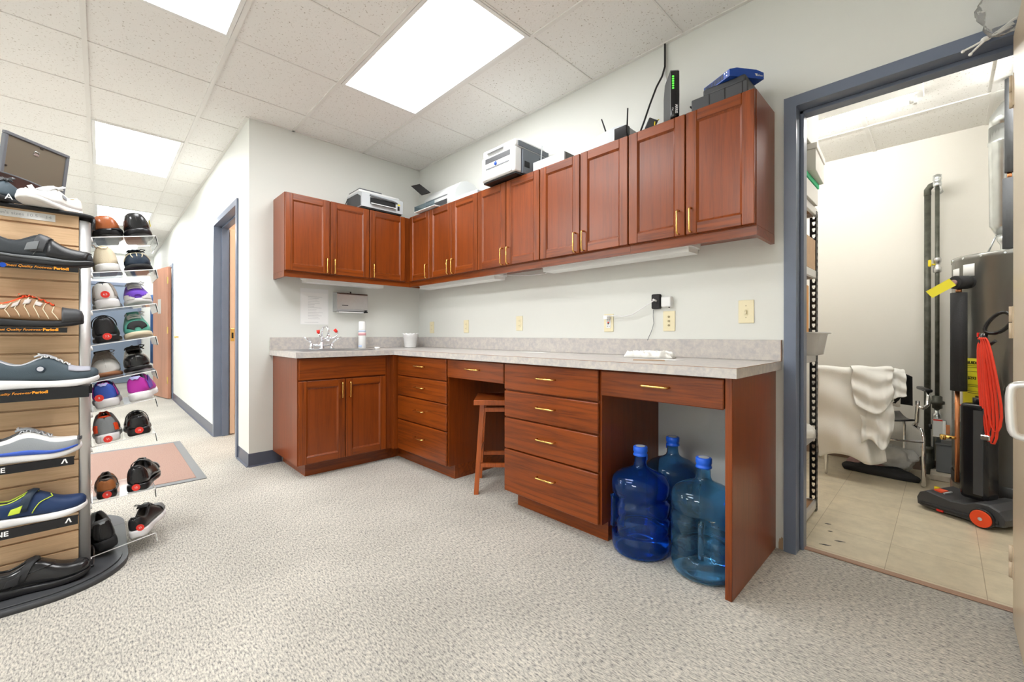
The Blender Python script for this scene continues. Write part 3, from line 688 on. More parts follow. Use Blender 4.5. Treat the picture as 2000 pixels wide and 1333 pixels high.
    def collar(s, mat='lining', r=.0045):
        P = []
        T = [.03, .06, .1, .16, .22, .28, .34, .4, .45, .5, .545]
        for t in T: P.append(Vector((t*s.L, s.ow(t), s.h(t))))
        Q = [Vector((p.x, -p.y, p.z)) for p in P[::-1]]
        return finish('collar', G().tube(P+Q, r, 8, loop=True), mat, s.t, local=True)
    def tongue(s, mat, h=.016):
        def f(u, v):
            t = .40+.24*u; y = (v-.5)*.044; return Vector((t*s.L, y, s.h(t)+h*(1-u)**1.2+.001-.10*y*y/.022))
        return finish('tongue', G().grid(f, 6, 6), mat, s.t, local=True, solid=.005)
    def laces(s, mat, n=5, t0=.50, t1=.72, r=.0021, bow=True):
        g = G(); T = [t0+(t1-t0)*k/(n-1) for k in range(n)]
        for k, t in enumerate(T):
            d = .13-.02*k/n
            for sg in (1, -1):
                t2 = T[min(k+1, n-1)] if k < n-1 else t
                pts = [s.P(t+(t2-t)*q*.8, .5+sg*d*(1-2*q), .004+.002*sin(pi*q)) for q in [j/6 for j in range(7)]]
                if k == n-1 and sg < 0: continue
                g.tube(pts, r, 6)
        if bow:
            b0 = s.P(t0-.01, .499, .008)
            for sg in (1, -1):
                g.tube([b0+Vector((0, 0, 0)), b0+Vector((-.006, sg*.016, .010)), b0+Vector((.004, sg*.030, .004)), b0+Vector((.012, sg*.022, -.003)), b0+Vector((.004, sg*.004, 0))], r, 6)
                g.tube([b0, b0+Vector((.012, sg*.012, -.002)), b0+Vector((.028, sg*.024, -.012))], r, 6)
        return finish('laces', g, mat, s.t, local=True)
    def sticker(s, num, z=.022, y=0, tilt=0):
        M = Matrix.Translation((-.0062, y, z)) @ Matrix.Rotation(-pi/2+tilt, 4, 'Y')
        g = G().cyl((0, 0, -.001), (0, 0, .0006), .0155, seg=24).xf(M); st = finish('size_sticker', g, 'red_sticker', s.t, local=True, label='round red size sticker')
        Mt = MW[s.t.name] @ Matrix.Translation((-.0069, y, z)) @ Matrix(((0, 0, -1, 0), (-1, 0, 0, 0), (0, 1, 0, 0), (0, 0, 0, 1)))
        text('size_number', num, .012, Mt, 'white_glossy', st, ext=.0002)
        return st
    def strap_arc(s, mat, t=.42, hgt=.03, wd=.02, sl=.0):
        """raised strap bridging the opening"""
        def f(u, v):
            a = pi*v; tt = t+wd/s.L*(u-.5)+sl*(v-.5)
            ww = s.ow(t)+.020; return Vector((tt*s.L, ww*cos(a), s.h(t)-.018+hgt*sin(a)**.8))
        return finish('strap', G().grid(f, 3, 14), mat, s.t, local=True, solid=.003)
# --- display tower
TX = 1.2
tw = thing('shoe_display_tower', 'tall shoe display tower with wood slat panel and clear side shelves', 'display rack', (.95, -2.80, 0))
g = G(); z = .05
while z < 1.50:
    g.box((TX-.013, -3.12, z), (TX, -2.433, z+.0695), .0015); z += .0762
g.box((TX-.03, -3.12, .04), (TX-.014, -2.433, 1.53))
finish('slat_panel', g, 'slat_wood', tw)
finish('tower_core', G().box((.56, -3.14, .04), (TX-.031, -2.415, 1.53)), 'plaster', tw, label='white inner core of the tower')
g = G(); arc = [(1.166+.034*cos(a)*1.0, -2.431+.034*sin(a)) for a in [-pi/2*.0+k*pi/2/8 for k in range(9)]]
g.prism(arc+[(1.166, -2.431)], .04, 1.534, 2, True); g.box((1.150, -2.4325, .04), (1.168, -2.397, 1.534)); finish('corner_post', g, 'alu', tw)
def rrect(x0, x1, y0, y1, r, n=8): return [(p[0], p[1]) for p in rr(x0, x1, y0, y1, r, 0, n)]
g = G(); g.prism(rrect(.5, 1.222, -3.2, -2.385, .06), 1.549, 1.562, 2, True); finish('top_tray', g, 'black_matte', tw)
g = G(); g.prism(rrect(.42, 1.395, -3.33, -2.272, .26, 12), 0, .022, 2, True); g.prism(rrect(.44, 1.375, -3.31, -2.292, .25, 12), .022, .028, 2, True); finish('base', g, 'dark_grey', tw)
finish('base_plinth', G().box((.55, -3.15, .0285), (1.225, -2.385, .04), .003), 'black', tw)
g = G().cyl((1.19, -2.388, 1.548), (1.19, -2.388, 1.50), .006, seg=8); finish('clip', g, 'black', tw)
sg_ = finish('header_strip', G().box((TX+.001, -2.82, 1.512), (TX+.003, -2.502, 1.541)), 'paper', tw, label='white paper strip naming the sizes')
text('lettering', "Men's sizes 10.5 – 14", .0166, frame_m((TX+.0034, -2.512, 1.527), (0, 1, 0), (0, 0, 1)), 'print_grey', sg_, align='RIGHT', sx=1.12)
lipz = [(1.317, .021, -2.431), (1.070, .022, -2.463), (.826, .046, -2.400), (.541, .034, -2.443), (.297, .038, -2.432), (.033, .0005, -2.45)]
def glyph_mark(parent, y, z, s):
    g = G(); X0 = 1.3116
    for q in ([(-.5, -.45), (-.22, -.45), (.06, .25), (-.06, .5)], [(.0, .5), (.22, .5), (.55, -.45), (.28, -.45)]):
        g.prism([(y+a*s, z+b_*s) for a, b_ in q], X0, X0+.0006, 0)
    finish('emblem', g, 'white_glossy', parent, label='small white slanted emblem')
for i, (z, lh, yr) in enumerate(lipz):
    zz = z; g = G()
    g.box((TX+.0005, -2.78, zz-.004), (1.308, yr+.002, zz))
    sh = finish('front_shelf', g, 'acrylic' if i not in (2,) else 'black', tw)
    if lh > .001:
        lip = finish('label_bar', G().box((1.3085, -2.80, zz-lh), (1.3115, yr, zz-.001), .0008), 'black_gloss', sh, label='black label bar with lettering')
    else:
        lip = finish('label_bar', G().box((1.3085, -2.80, -.0+.0285), (1.3115, yr, .066), .0008), 'black_gloss', sh, label='black label bar with lettering')
    if i >= 3:
        zt_ = zz-.016 if i < 5 else .048
        glyph_mark(lip, yr-.028, zt_, .019)
        text('lettering', 'NE', .026, frame_m((1.3118, [-2.625, -2.617, -2.636][i-3], zt_-.002), (0, 1, 0), (0, 0, 1)), 'white_glossy', lip, align='RIGHT', bold=.0006)
finish('tray_band', G().box((1.17, -2.431, .785), (1.205, -2.392, .824), .001), 'black', tw)
plain('text_orange', (.95, .35, .02), .5)
for i in (0, 1, 2):
    lip = [c for c in bpy.data.objects if c.name.startswith('label_bar')][i]
    zt_ = [1.3065, 1.0595, .812][i]; ye = [-2.458, -2.487, -2.515][i]
    text('lettering', 'Period!', .0145, frame_m((1.3118, ye, zt_), (0, 1, 0), (0, 0, 1)), 'text_orange', lip, align='RIGHT', bold=.0007)
    text('lettering', 'The Finest Quality Footwear', .0128, frame_m((1.3118, ye-.045, zt_), (0, 1, 0), (0, 0, 1)), 'text_orange', lip, align='RIGHT', shear=.3)
finish('maker_badge', G().cyl((1.3118, -2.632, 1.3055), (1.3125, -2.632, 1.3055), .009, seg=20), 'blue_dev', [c for c in bpy.data.objects if c.name.startswith('label_bar')][0])
# side shelves
SZ = [(1.474, 1.516), (1.316, 1.354), (1.147, 1.190), (.990, 1.031), (.825, .868), (.692, .733), (.536, .566), (.284, .298), (.046, .083)]
YA, YB = -2.396, -2.178
def side_M(i, y, x, heading):
    zl, zr = SZ[i]; a = math.atan2(zr-zl, YB-YA); z = zl+(zr-zl)*(y-YA)/(YB-YA)+.0025/cos(a)
    return Matrix.Translation((x, y, z+.0008)) @ Matrix.Rotation(a, 4, 'X') @ Matrix.Rotation(heading, 4, 'Z')
for i, (zl, zr) in enumerate(SZ):
    a = math.atan2(zr-zl, YB-YA); W_ = (YB-YA)/cos(a)
    M = Matrix.Translation((0, YA, zl)) @ Matrix.Rotation(a, 4, 'X')
    g = G().box((.845, 0, -.002), (1.15, W_, .002)).box((.845, W_, -.042), (1.15, W_+.003, .002)).box((.845, -.001, .002), (1.15, .002, .03))
    g.use(1).box((1.1502, 0, -.002), (1.1515, W_+.002, .002)).box((1.147, W_+.0031, -.042), (1.1502, W_+.0045, -.002)).use(0)  # opaque white strips imitate the bright glint along the clear sheet's edges
    g.xf(M); sh = finish('shelf', g, ['acrylic', 'white_glossy'], tw, label='clear acrylic side shelf')
    if i in (1, 2, 3):
        g = G().box((1.085, W_+.0035, -.038), (1.148, W_+.0065, .0)).xf(M); finish('label_holder', g, 'alu', sh)
    g = G().cyl((1.15, -.001, -.002), (1.15, -.001, -.022), .004, seg=8).xf(M); finish('hook', g, 'white_glossy', sh)
# --- shoes on the front shelves (toes point right, along +y)
def front_M(y_toe, z, L, x=1.262, rz=0, pitch=0): return Matrix.Translation((x, y_toe-L, z+.0012)) @ Matrix.Rotation(pi/2+rz, 4, 'Z') @ Matrix.Rotation(pitch, 4, 'Y')
FG = 'shoes on the front shelves of the tower'
s = Shoe('velcro_shoe', 'charcoal stretch shoe with velcro strap and black sole on the highest front shelf', front_M(-2.389, 1.317, .30), .30, .098, 1.22, 'black_matte', 'charcoal', 1.0, group=FG)
s.band('toe_panel', 'shoe_black', .60, .985, .03, .97, t0b=.60, slant=-.05); s.band('strap', 'dark_grey', .50, .62, .06, .94, off=.005, slant=-.10, thick=.003); s.band('strap_tab', 'mid_grey', .45, .56, .80, .92, off=.008, slant=-.10, thick=.002); s.collar('dark_grey')
s.stripe([(.44, .97), (.50, .88), (.57, .75), (.63, .6), (.64, .5)], 'mid_grey', .0014); s.band('welt', 'mid_grey', .0, 1.0, .982, .9999, off=.003, nu=30, nv=2)
s = Shoe('sneaker', 'brown and black trail sneaker with orange laces on the second front shelf', front_M(-2.419, 1.070, .30), .30, .100, 1.22, 'black_matte', 'shoe_brown', 1.05, toe_h=1.05, group=FG)
s.band('toe_cap', 'dark_grey', .80, 1.0, .0, 1.0); s.tongue('shoe_brown'); s.laces('orange', 6, .44, .72, .0024); s.collar('orange')
for k in range(7): s.stripe([(.26+.085*k, .97), (.22+.082*k, .84), (.28+.075*k, .64)], 'cream', .0016)
for k in range(4): s.band('mesh_window', 'light_mesh', .31+.1*k, .37+.1*k, .70, .80, off=.0022, nu=4, nv=4, slant=-.1)
s = Shoe('sneaker', 'slate grey sneaker with white laces and white sole on the third front shelf', front_M(-2.372, .826, .305), .305, .100, 1.22, 'sole_white', 'slate', 1.15, spring=.020, group=FG)
s.tongue('lgrey_sh'); s.laces('white_plastic', 6, .46, .72, .0024); s.collar('lgrey_sh'); s.band('toe_panel', 'toe_mesh', .71, .92, .26, .80)
def badge(s, t, a, r, m1, m2):
    p = s.P(t, a, .002); nx = (s.P(t, a+.02, .002)-s.P(t, a-.02, .002)).cross(s.P(t+.02, a, .002)-s.P(t-.02, a, .002)).normalized()
    if nx.y*p.y < 0: nx = -nx
    finish('badge', G().cyl(p-nx*.002, p+nx*.0022, r, seg=24), m1, s.t, local=True); finish('badge', G().cyl(p+nx*.0021, p+nx*.003, r*.72, seg=24), m2, s.t, local=True)
badge(s, .46, .86, .013, 'navy', 'lgrey_sh')
s.so.material_slots[0].material = MATS['sole_white']
s = Shoe('sneaker', 'white and grey running sneaker with blue line on the fourth front shelf', front_M(-2.424, .541, .30), .30, .100, 1.12, 'sole_white', 'shoe_white', 1.3, spring=.022, group=FG)
s.band('side_panel', 'grey_sh', .05, .98, .78, .99, nu=24); s.band('stripe', 'bright_blue', .0, .97, .965, .999, off=.004, nu=26, nv=2); s.tongue('grey_sh'); s.laces('lgrey_sh', 6, .44, .72, .0023); s.collar('dark_grey'); s.band('toe_bumper', 'dark_grey', .965, 1.0, .2, .8)
s = Shoe('velcro_shoe', 'navy velcro shoe with lime green trim on the fifth front shelf', front_M(-2.408, .297, .30), .30, .100, 1.18, 'sole_white', 'deep_blue', 1.1, spring=.020, group=FG)
s.band('strap', 'navy', .46, .56, .06, .94, off=.005, slant=-.12, thick=.003); s.band('strap_tab', 'lime', .40, .50, .84, .94, off=.008, slant=-.12, thick=.002); s.collar('lime', .003); s.stripe([(.50, .97), (.56, .85), (.64, .72), (.68, .60), (.66, .5)], 'lime', .0018)
s = Shoe('velcro_shoe', 'black leather velcro shoe at the foot of the tower', front_M(-2.398, .028, .31, 1.275), .31, .108, 1.15, 'black', 'leather', 1.1, group=FG)
s.band('strap', 'black_matte', .44, .55, .06, .94, off=.005, slant=-.14, thick=.003); s.collar('black'); s.stripe([(.30, .98), (.46, .84), (.56, .8), (.66, .66), (.68, .5)], 'black', .0016); s.band('strap_tab', 'rubber', .34, .46, .80, .94, off=.008, slant=-.1, thick=.002)
s.t.matrix_world = s.t.matrix_world @ Matrix.Translation((0, 0, .001))
# --- shoes on top of the tower
def dir_M(x, y, z, dx, dy, pitch=0): return Matrix.Translation((x, y, z)) @ Matrix.Rotation(math.atan2(dy, dx), 4, 'Z')
s = Shoe('sneaker', 'cream white sneaker on top of the display tower', dir_M(1.06, -2.445, 1.5635, .27, -.15), .28, .095, .92, 'shoe_white', 'shoe_white', .9, group='shoes on top of the tower')
s.tongue('shoe_white'); s.laces('white_plastic', 5, .48, .7, .003); s.collar('cream'); s.sticker('', .03); s.band('logo_patch', 'grey_sh', .42, .50, .12, .2, slant=0)
s = Shoe('sneaker', 'dark grey sneaker at the left photo edge on top of the tower', dir_M(1.06, -2.585, 1.5635, .27, -.15), .28, .098, .95, 'black_matte', 'slate', .9, group='shoes on top of the tower')
s.tongue('dark_grey'); s.laces('dark_grey', 5, .48, .7, .003); s.collar('dark_grey')
for (y, z, r) in ((-2.585, 1.620, .5), (-2.566, 1.635, -.5)):
    g = G().box((-.0006, -.008, -.016), (.0006, .008, .016)).xf(Matrix.Translation((1.21, y, z)) @ Matrix.Rotation(-r, 4, 'X'))
    tag(rebase(finish('price_tag', g, 'paper'), (1.21, y, z)), 'small white price tag tilted left on the tower shoes' if r > 0 else 'small white price tag tilted right on the tower shoes', 'tag', 'price tags on the tower shoes')
lt = tag(text('letter_sign', 'A', .032, frame_m((1.262, -2.622, 1.5655+.0115), (0, 1, 0), (0, 0, 1)), 'white_glossy', None, ext=.0015), 'white letter A standing at the front of the tower top', 'sign')
hb = G(); ys_ = [(-3.05+.61*k/20) for k in range(21)]
hb.prism([(y, 1.5625) for y in (-2.44, -3.05)]+[(y, 1.5625+.006+.165*sin(pi*k/20)**.5) for k, y in enumerate(ys_)], 1.0, 1.02, 0)
t = thing('header_board', 'glossy dark brown arched header board behind the top sneakers', 'sign', (1.03, -2.745, 1.5625)); finish('board', hb, 'header_wood', t)
hb = G(); 
hb.tube([(1.01, y, 1.5625+.006+.165*sin(pi*k/20)**.5+.002) for k, y in enumerate(ys_)], .006, 8); finish('rim', hb, 'dark_grey', t)
Mf = frame_m((.90, -2.70, 1.5635), (-.20, .187, 0), (.09, .1, 1)); wq, hq = .275, .378
t = thing('picture_frame', 'back of a grey picture frame leaning on the tower top', 'frame', M=Mf)
g = G()
for a, b_ in (((0, 0), (wq, .014)), ((0, hq-.014), (wq, hq)), ((0, .0145), (.014, hq-.0145)), ((wq-.014, .0145), (wq, hq-.0145))): g.box((a[0], a[1], -.018), (b_[0], b_[1], 0), .002)
finish('border', g, 'frame_grey', t, local=True); finish('backing_board', G().box((.0145, .0145, -.012), (wq-.0145, hq-.0145, -.006)), 'board_brown', t, local=True)
for x, y in ((.130, .325), (.028, .18)):
    g = G().tube([(x-.009, y, -.004), (x-.009, y+.01, 0), (x+.009, y+.01, 0), (x+.009, y, -.004)], .002, 6).box((x-.011, y-.008, -.006), (x+.011, y+.002, -.003))
    finish('hanger', g, 'galv', t, local=True)
g = G(); 
for x, y in ((.018, .23), (.15, .358), (wq-.026, .2)): g.box((x-.006, y-.002, -.0055), (x+.006, y+.002, -.002))
finish('clip', g, 'black', t, local=True)
# --- shoes on the side shelves; yl/yr lanes; heel towards the viewer unless toe=True
SG = 'shoes on the clear side shelves'
YL, YR_ = -2.339, -2.231
def side(i, lane, label, toe=False, x=None, yaw=0, **kw):
    y = (YL if lane == 'L' else YR_)+kw.pop('dy', 0); L = kw.get('L', .27)
    if toe: M = side_M(i, y, (.86 if x is None else x), yaw)
    else: M = side_M(i, y, (1.142 if x is None else x), pi+yaw)
    nm = kw.pop('name', 'sneaker'); kw.setdefault('group', SG); kw.setdefault('W', .104); kw['hs'] = kw.get('hs', 1)*1.08
    return Shoe(nm, label, M, **kw)
s = side(0, 'L', 'tan brown leather shoe with thick black sole on the highest side shelf', True, L=.27, hs=1.0, sole='black', upper='leather_tan', st=1.35, toe_h=1.55, name='dress_shoe'); s.collar('black'); 
for k in range(2): s.band('sole_groove', 'rubber', .2, 1.0, .0, .02, off=.006-.002*k, nu=20, nv=2)
s = side(0, 'R', 'black leather shoe with yellow tag on the highest side shelf', True, L=.27, hs=1.05, sole='black', upper='leather', st=1.35, toe_h=1.7, name='dress_shoe'); s.collar('black'); s.laces('black', 4, .5, .65)
finish('size_tag', G().box((.20, .051, .055), (.222, .053, .085)), 'yellow', s.t, local=True, label='yellow tag')
s = side(1, 'L', 'cream suede shoe, heel out, on the second side shelf', L=.27, hs=1.12, sole='shoe_white', upper='cream', st=1.0, name='boot'); s.collar('cream'); s.tongue('cream'); s.band('heel_tab', 'cream', 0, .05, .40, .60)
finish('pull_loop', G().tube([(.02, .02, .10), (.0, .03, .118), (-.006, .045, .122), (.006, .05, .108)], .0016, 6), 'shoe_brown', s.t, local=True); finish('outsole', G().box((.02, -.03, -.0006), (.2, .03, .003)), 'gum', s.t, local=True)
s = side(1, 'R', 'black sneaker with white lattice toe on the second side shelf', True, L=.27, hs=1.0, sole='black_matte', upper='navy', st=.9, toe_h=1.35); s.laces('black', 5, .46, .68); s.tongue('navy'); s.collar('black')
for a in (.3, .5, .7): s.stripe([(.74, a), (.84, a*.6+.2), (.93, a*.6+.2), (.99, a)], 'cream', .002)
s.stripe([(.84, .1), (.88, .3), (.88, .7), (.84, .9)], 'cream', .002)
s = side(2, 'L', 'white and grey sneaker, heel out, with red 6.5 sticker', L=.265, hs=1.12, sole='sole_white', upper='shoe_white', st=1.15); s.collar('dark_grey'); s.band('heel_side', 'taupe', .03, .30, .62, .96); s.band('heel_side', 'taupe', .05, .30, .04, .3); s.sticker('6.5', .062)
s = side(2, 'R', 'purple and white sneaker, toe out, right end of the third side shelf', True, L=.265, hs=1.0, sole='sole_white', upper='purple', st=1.05, toe_h=1.15); s.tongue('lgrey_sh'); s.laces('shoe_white', 6, .46, .74); s.collar('lgrey_sh'); s.band('toe_rand', 'shoe_white', .86, 1.0, .0, .14); s.band('toe_rand', 'shoe_white', .86, 1.0, .86, 1.0); s.band('toe_rand', 'purple', .965, 1.0, .1, .9)
s = side(3, 'L', 'black strappy shoe, heel out, with red 7.5 sticker', L=.25, hs=1.15, sole='black', upper='shoe_black', st=1.0, name='sandal'); s.collar('black'); s.strap_arc('black', .30, .055, .02); s.strap_arc('black', .16, .045, .018); s.sticker('7.5', .028)
s = side(3, 'R', 'teal green sneaker with white laces, toe out', True, L=.27, hs=1.12, sole='cream', upper='teal', st=1.05, toe_h=1.2); s.tongue('teal'); s.laces('shoe_white', 6, .44, .74, .0026); s.collar('teal'); s.band('toe_cap', 'black_matte', .95, 1.0, .1, .9)
s = side(4, 'L', 'white and taupe lace shoe with brown sole, toe out', True, L=.255, hs=1.05, sole='gum', upper='shoe_white', st=.8, toe_h=1.2); s.tongue('taupe'); s.laces('taupe', 4, .46, .66, .0022); s.collar('taupe'); s.band('vamp', 'taupe', .50, .72, .1, .9); s.band('tongue_tab', 'mud', .40, .46, .44, .56, off=.018)
s = side(4, 'R', 'shiny black lace shoe, toe out, on the fifth side shelf', True, L=.26, hs=1.1, sole='black', upper='leather', st=.95, toe_h=1.3, name='dress_shoe'); s.laces('black', 5, .44, .66, .003); s.collar('black')
s = side(5, 'L', 'blue and magenta sneaker, heel out, with red sticker and grey swirl', L=.27, hs=1.05, sole='sole_white', upper='bright_blue', st=1.15); s.collar('magenta'); s.band('heel_tab', 'lav', .0, .03, .4, .6, off=.004); s.band('side_panel', 'magenta', .08, .5, .04, .3); s.band('side_panel', 'magenta', .08, .5, .7, .96); s.sticker('8', .052, .022)
s = side(5, 'R', 'magenta and lavender sneaker, heel out, right end of the sixth side shelf', L=.27, hs=1.08, sole='sole_white', upper='magenta', st=1.15, yaw=-.15); s.collar('lav'); s.band('heel_tab', 'lav', .0, .04, .38, .62, off=.004); s.band('side_panel', 'purple', .1, .5, .7, .96)
s = side(6, 'L', 'grey and orange sneaker, heel out, with red sticker on white sole', L=.265, hs=1.15, sole='sole_white', upper='grey_sh', st=1.1); s.collar('orange'); s.band('heel_trim', 'orange', .02, .2, .03, .16); s.band('heel_trim', 'orange', .02, .2, .84, .97); s.sticker('11', .017)
s = side(6, 'R', 'black strap shoe, heel out, with red 10 sticker', L=.25, hs=.92, sole='black', upper='leather', st=1.0, name='sandal'); s.collar('black'); s.strap_arc('black', .28, .06, .012); s.sticker('10', .026)
s = side(7, 'L', 'tan and black shoe, heel out, on the second lowest side shelf', L=.25, hs=.85, sole='black', upper='tan', st=1.0, name='sandal', W=.085, dy=-.004); s.collar('mud', .006); s.strap_arc('mud', .25, .045, .012); s.sticker('9', .020)
s = side(7, 'R', 'black leather shoe with grey toe, heel out, on the second lowest side shelf', L=.27, hs=1.15, sole='black', upper='leather', st=.9, name='dress_shoe', yaw=-.25, dy=-.012); s.collar('black', .006); s.strap_arc('black', .40, .035, .016); s.band('toe_panel', 'mid_grey', .80, 1.0, .1, .9); s.sticker('12', .022)
s = side(8, 'L', 'black walking boot with grey lining, heel out, on the lowest side shelf', L=.27, hs=1.25, sole='black_matte', upper='shoe_black', st=1.3, name='boot', W=.095, yaw=.12, openf=1.2); s.collar('mid_grey', .009); s.band('heel_tab', 'grey_sh', .0, .03, .42, .58, off=.004)
s = side(8, 'R', 'black shoe with white sole, heel out, on the lowest side shelf', L=.27, hs=.95, sole='sole_white', upper='shoe_black', st=1.05, W=.09, yaw=-.38, dy=-.01); s.collar('black'); s.laces('grey_sh', 4, .5, .68); s.tongue('dark_grey'); s.band('toe_panel', 'mid_grey', .76, 1.0, .06, .94); s.sticker('13', .05, -.022)
# ================================================================ THINGS ON AND BY THE COUNTER
ZTOP = .9142
t = thing('spray_can', 'tall white aerosol can with blue and pink label on the counter', 'can', (.12, -.655, ZTOP))
cx, cy = .12, -.668
finish('body', G().lathe([(.030, ZTOP+.001), (.033, ZTOP+.004), (.033, ZTOP+.165), (.031, ZTOP+.17)], (cx, cy, 0), 24), 'white_plastic', t)
finish('lid', G().lathe([(.0315, ZTOP+.171), (.0325, ZTOP+.174), (.0315, ZTOP+.235), (.028, ZTOP+.245), (.001, ZTOP+.247)], (cx, cy, 0), 24), 'white_glossy', t)
plain('label_pink', (.80, .42, .45), .5); plain('label_blue', (.45, .58, .80), .5)
def wrap(name, z0, z1, a0, a1, mat, r=.0336, n=8):
    g = G(); g.grid(lambda u, v: (cx+r*cos(a0+(a1-a0)*u), cy+r*sin(a0+(a1-a0)*u), z0+(z1-z0)*v), n, 1); return finish(name, g, mat, t, solid=.0004)
wrap('label_band', ZTOP+.118, ZTOP+.142, rad(-115), rad(50), 'label_pink'); wrap('label_band', ZTOP+.012, ZTOP+.030, rad(-100), rad(-30), 'label_blue'); wrap('label_band', ZTOP+.152, ZTOP+.163, rad(-100), rad(40), 'label_blue')
# flower pot
t = thing('flower_pot', 'empty white flower pot with frilled rim in the counter corner', 'pot', (.165, -.19, ZTOP))
px, py = .172, -.205
g = G(); prof = [(.001, .0), (.052, .0), (.055, .004), (.066, .095), (.070, .098), (.073, .125), (.078, .137), (.073, .137), (.066, .12), (.050, .012), (.001, .012)]
rings = []
for r, z in prof:
    rings.append([(px+(r+(.0035*cos(12*a) if z > .13 else 0))*cos(a), py+(r+(.0035*cos(12*a) if z > .13 else 0))*sin(a), ZTOP+.001+z+(.004*cos(12*a) if z > .13 else 0)) for a in [2*pi*i/72 for i in range(72)]])
g.ring_loft(rings); finish('body', g, 'white_glossy', t)
tag(rebase(finish('sink_stopper', G().lathe([(.001, 0), (.016, 0), (.018, .012), (.022, .014), (.022, .022), (.001, .024)], (.535, -.985+.255, ZTOP+.0005), 16), 'white_glossy'), (.535, -.73, ZTOP)), 'small white stopper on the counter edge right of the sink', 'stopper')
# folded white cloth
def foldcloth(name, cx_, cy_, rx, ry, h, z0, rot, seed, mat='cloth'):
    from mathutils import noise
    nu, nv = 70, 40; S_ = Vector((seed*3.1, seed, 0))
    def P(u, v, top):
        a, b_ = 2*u-1, 2*v-1; wob = 1+.16*noise.noise(Vector((a*1.5, b_*1.5, seed)))
        x, y = rx*a*wob+.012*noise.noise(Vector((b_*2, a, seed+5))), ry*b_*wob*(1-.25*a*a)+.012*noise.noise(Vector((a*3, 4, seed)))
        ed = min(1, (1-abs(a))*7)*min(1, (1-abs(b_))*5); ed = ed**.5
        f1 = abs(noise.noise(Vector((a*2.2+b_*.8, b_*1.2, seed+.5)))); f2 = abs(noise.noise(Vector((a*4.5, b_*3+a*2, seed+9))))
        z = z0+(.0 if not top else ed*h*(.55+.8*(.5-f1)+.45*(.4-f2)))
        return (cx_+x*cos(rot)-y*sin(rot), cy_+x*sin(rot)+y*cos(rot), max(z0, z))
    g = G(); g.grid(lambda u, v: P(u, v, True), nu, nv); g.grid(lambda u, v: P(u, v, False), nu, nv)
    bmesh.ops.remove_doubles(g.bm, verts=g.bm.verts[:], dist=.0002)
    return rebase(finish(name, g, mat), (cx_, cy_, z0))
def clothpile(name, cx_, cy_, rx, ry, h, z0, rot, seed, mat='cloth', nu=44, nv=22, amp=.35):
    rnd = random.Random(seed); ph = [rnd.uniform(0, 6) for _ in range(8)]
    g = G(); rings = []
    for j in range(nv+1):
        v = j/nv; ring = []
        for i in range(nu):
            a = 2*pi*i/nu; ed = 1+.10*sin(3*a+ph[0])+.06*sin(5*a+ph[1])+.04*sin(9*a+ph[2])
            sq = (abs(cos(a))**4+abs(sin(a))**4)**-.25
            if v < .25: rr_ = ed*sq*(.96+.04*sin(v*4*pi/2)); z = h*.45*v/.25
            else:
                k = (v-.25)/.75; rr_ = ed*sq*(1-k)**.8; 
                z = h*(.45+.40*min(1, k*3)**.5+amp*(.25*sin(4*a+6*k+ph[3])+.20*sin(7*a*(1-k)+9*k+ph[4])+.15*sin(17*k+2*a+ph[5]))*k**.3)
            x, y = rx*rr_*cos(a), ry*rr_*sin(a)
            ring.append((cx_+x*cos(rot)-y*sin(rot), cy_+x*sin(rot)+y*cos(rot), z0+max(.0005, z)))
        rings.append(ring)
    g.ring_loft(rings[:-1], cap=True); o = finish(name, g, mat); return rebase(o, (cx_, cy_, z0))
tag(foldcloth('cloth', 2.672, -.185, .125, .062, .036, ZTOP+.0008, .25, 5), 'crumpled white cloth on the counter above the water bottles', 'cloth')
# flat papers on the worktop
def sheet(name, x, y, w_, d_, rot, mat, z=.0004):
    g = G().box((-w_/2, -d_/2, 0), (w_/2, d_/2, .0006)).xf(Matrix.Translation((x, y, ZTOP+z)) @ Matrix.Rotation(rot, 4, 'Z')); return rebase(finish(name, g, mat), (x, y, ZTOP+z))
tag(sheet('leaflet', 1.75, -.135, .20, .10, .15, 'paper'), 'pale printed leaflet lying flat mid counter above the four wide drawers', 'paper')
tag(sheet('photo_card', 2.775, -.405, .15, .10, .5, 'card'), 'brown printed card lying flat in front of the white cloth', 'paper')
tag(sheet('receipt', 2.83, -.30, .13, .08, -.3, 'paper'), 'white slip of paper beside the white cloth on the counter', 'paper')
# --- on the sink wall
t = thing('notice_sheet', 'printed white notice sheet in a clear sleeve on the sink wall', 'paper', (0, -1.04, 1.13))
finish('paper', G().box((.0005, -1.150, 1.132), (.0016, -.930, 1.400)), 'paper', t)
g = G(); rnd = random.Random(3)
for k in range(15):
    z = 1.365-.0135*k; g.box((.0017, -1.095, z), (.0020, -1.095+.05+.075*rnd.random()+(.0 if k else .05), z+.0022))
g.box((.0017, -1.122, 1.1445), (.0020, -1.01, 1.147)); finish('print_lines', g, 'print_grey', t, kind=None)
finish('sleeve', G().box((.0001, -1.156, 1.127), (.0004, -.924, 1.436)), 'white_plastic', t, label='clear plastic sleeve edge')
t = thing('towel_dispenser', 'brushed steel paper towel dispenser on the sink wall', 'dispenser', (0, -.75, 1.24))
g = G().prism([(.001, 1.245), (.001, 1.418), (.085, 1.410), (.098, 1.400), (.098, 1.262), (.085, 1.25)], -.885, -.605, 1); finish('case', g, 'steel', t)
g = G().prism([(.0985, 1.262), (.0985, 1.399), (.1035, 1.395), (.1035, 1.266)], -.862, -.612, 1); finish('front_cover', g, 'steel', t)
finish('paper_towels', G().box((.02, -.86, 1.2375), (.082, -.635, 1.2445)), 'paper', t)
finish('slot_edge', G().box((.02, -.628, 1.238), (.10, -.606, 1.2495)), 'black', t)
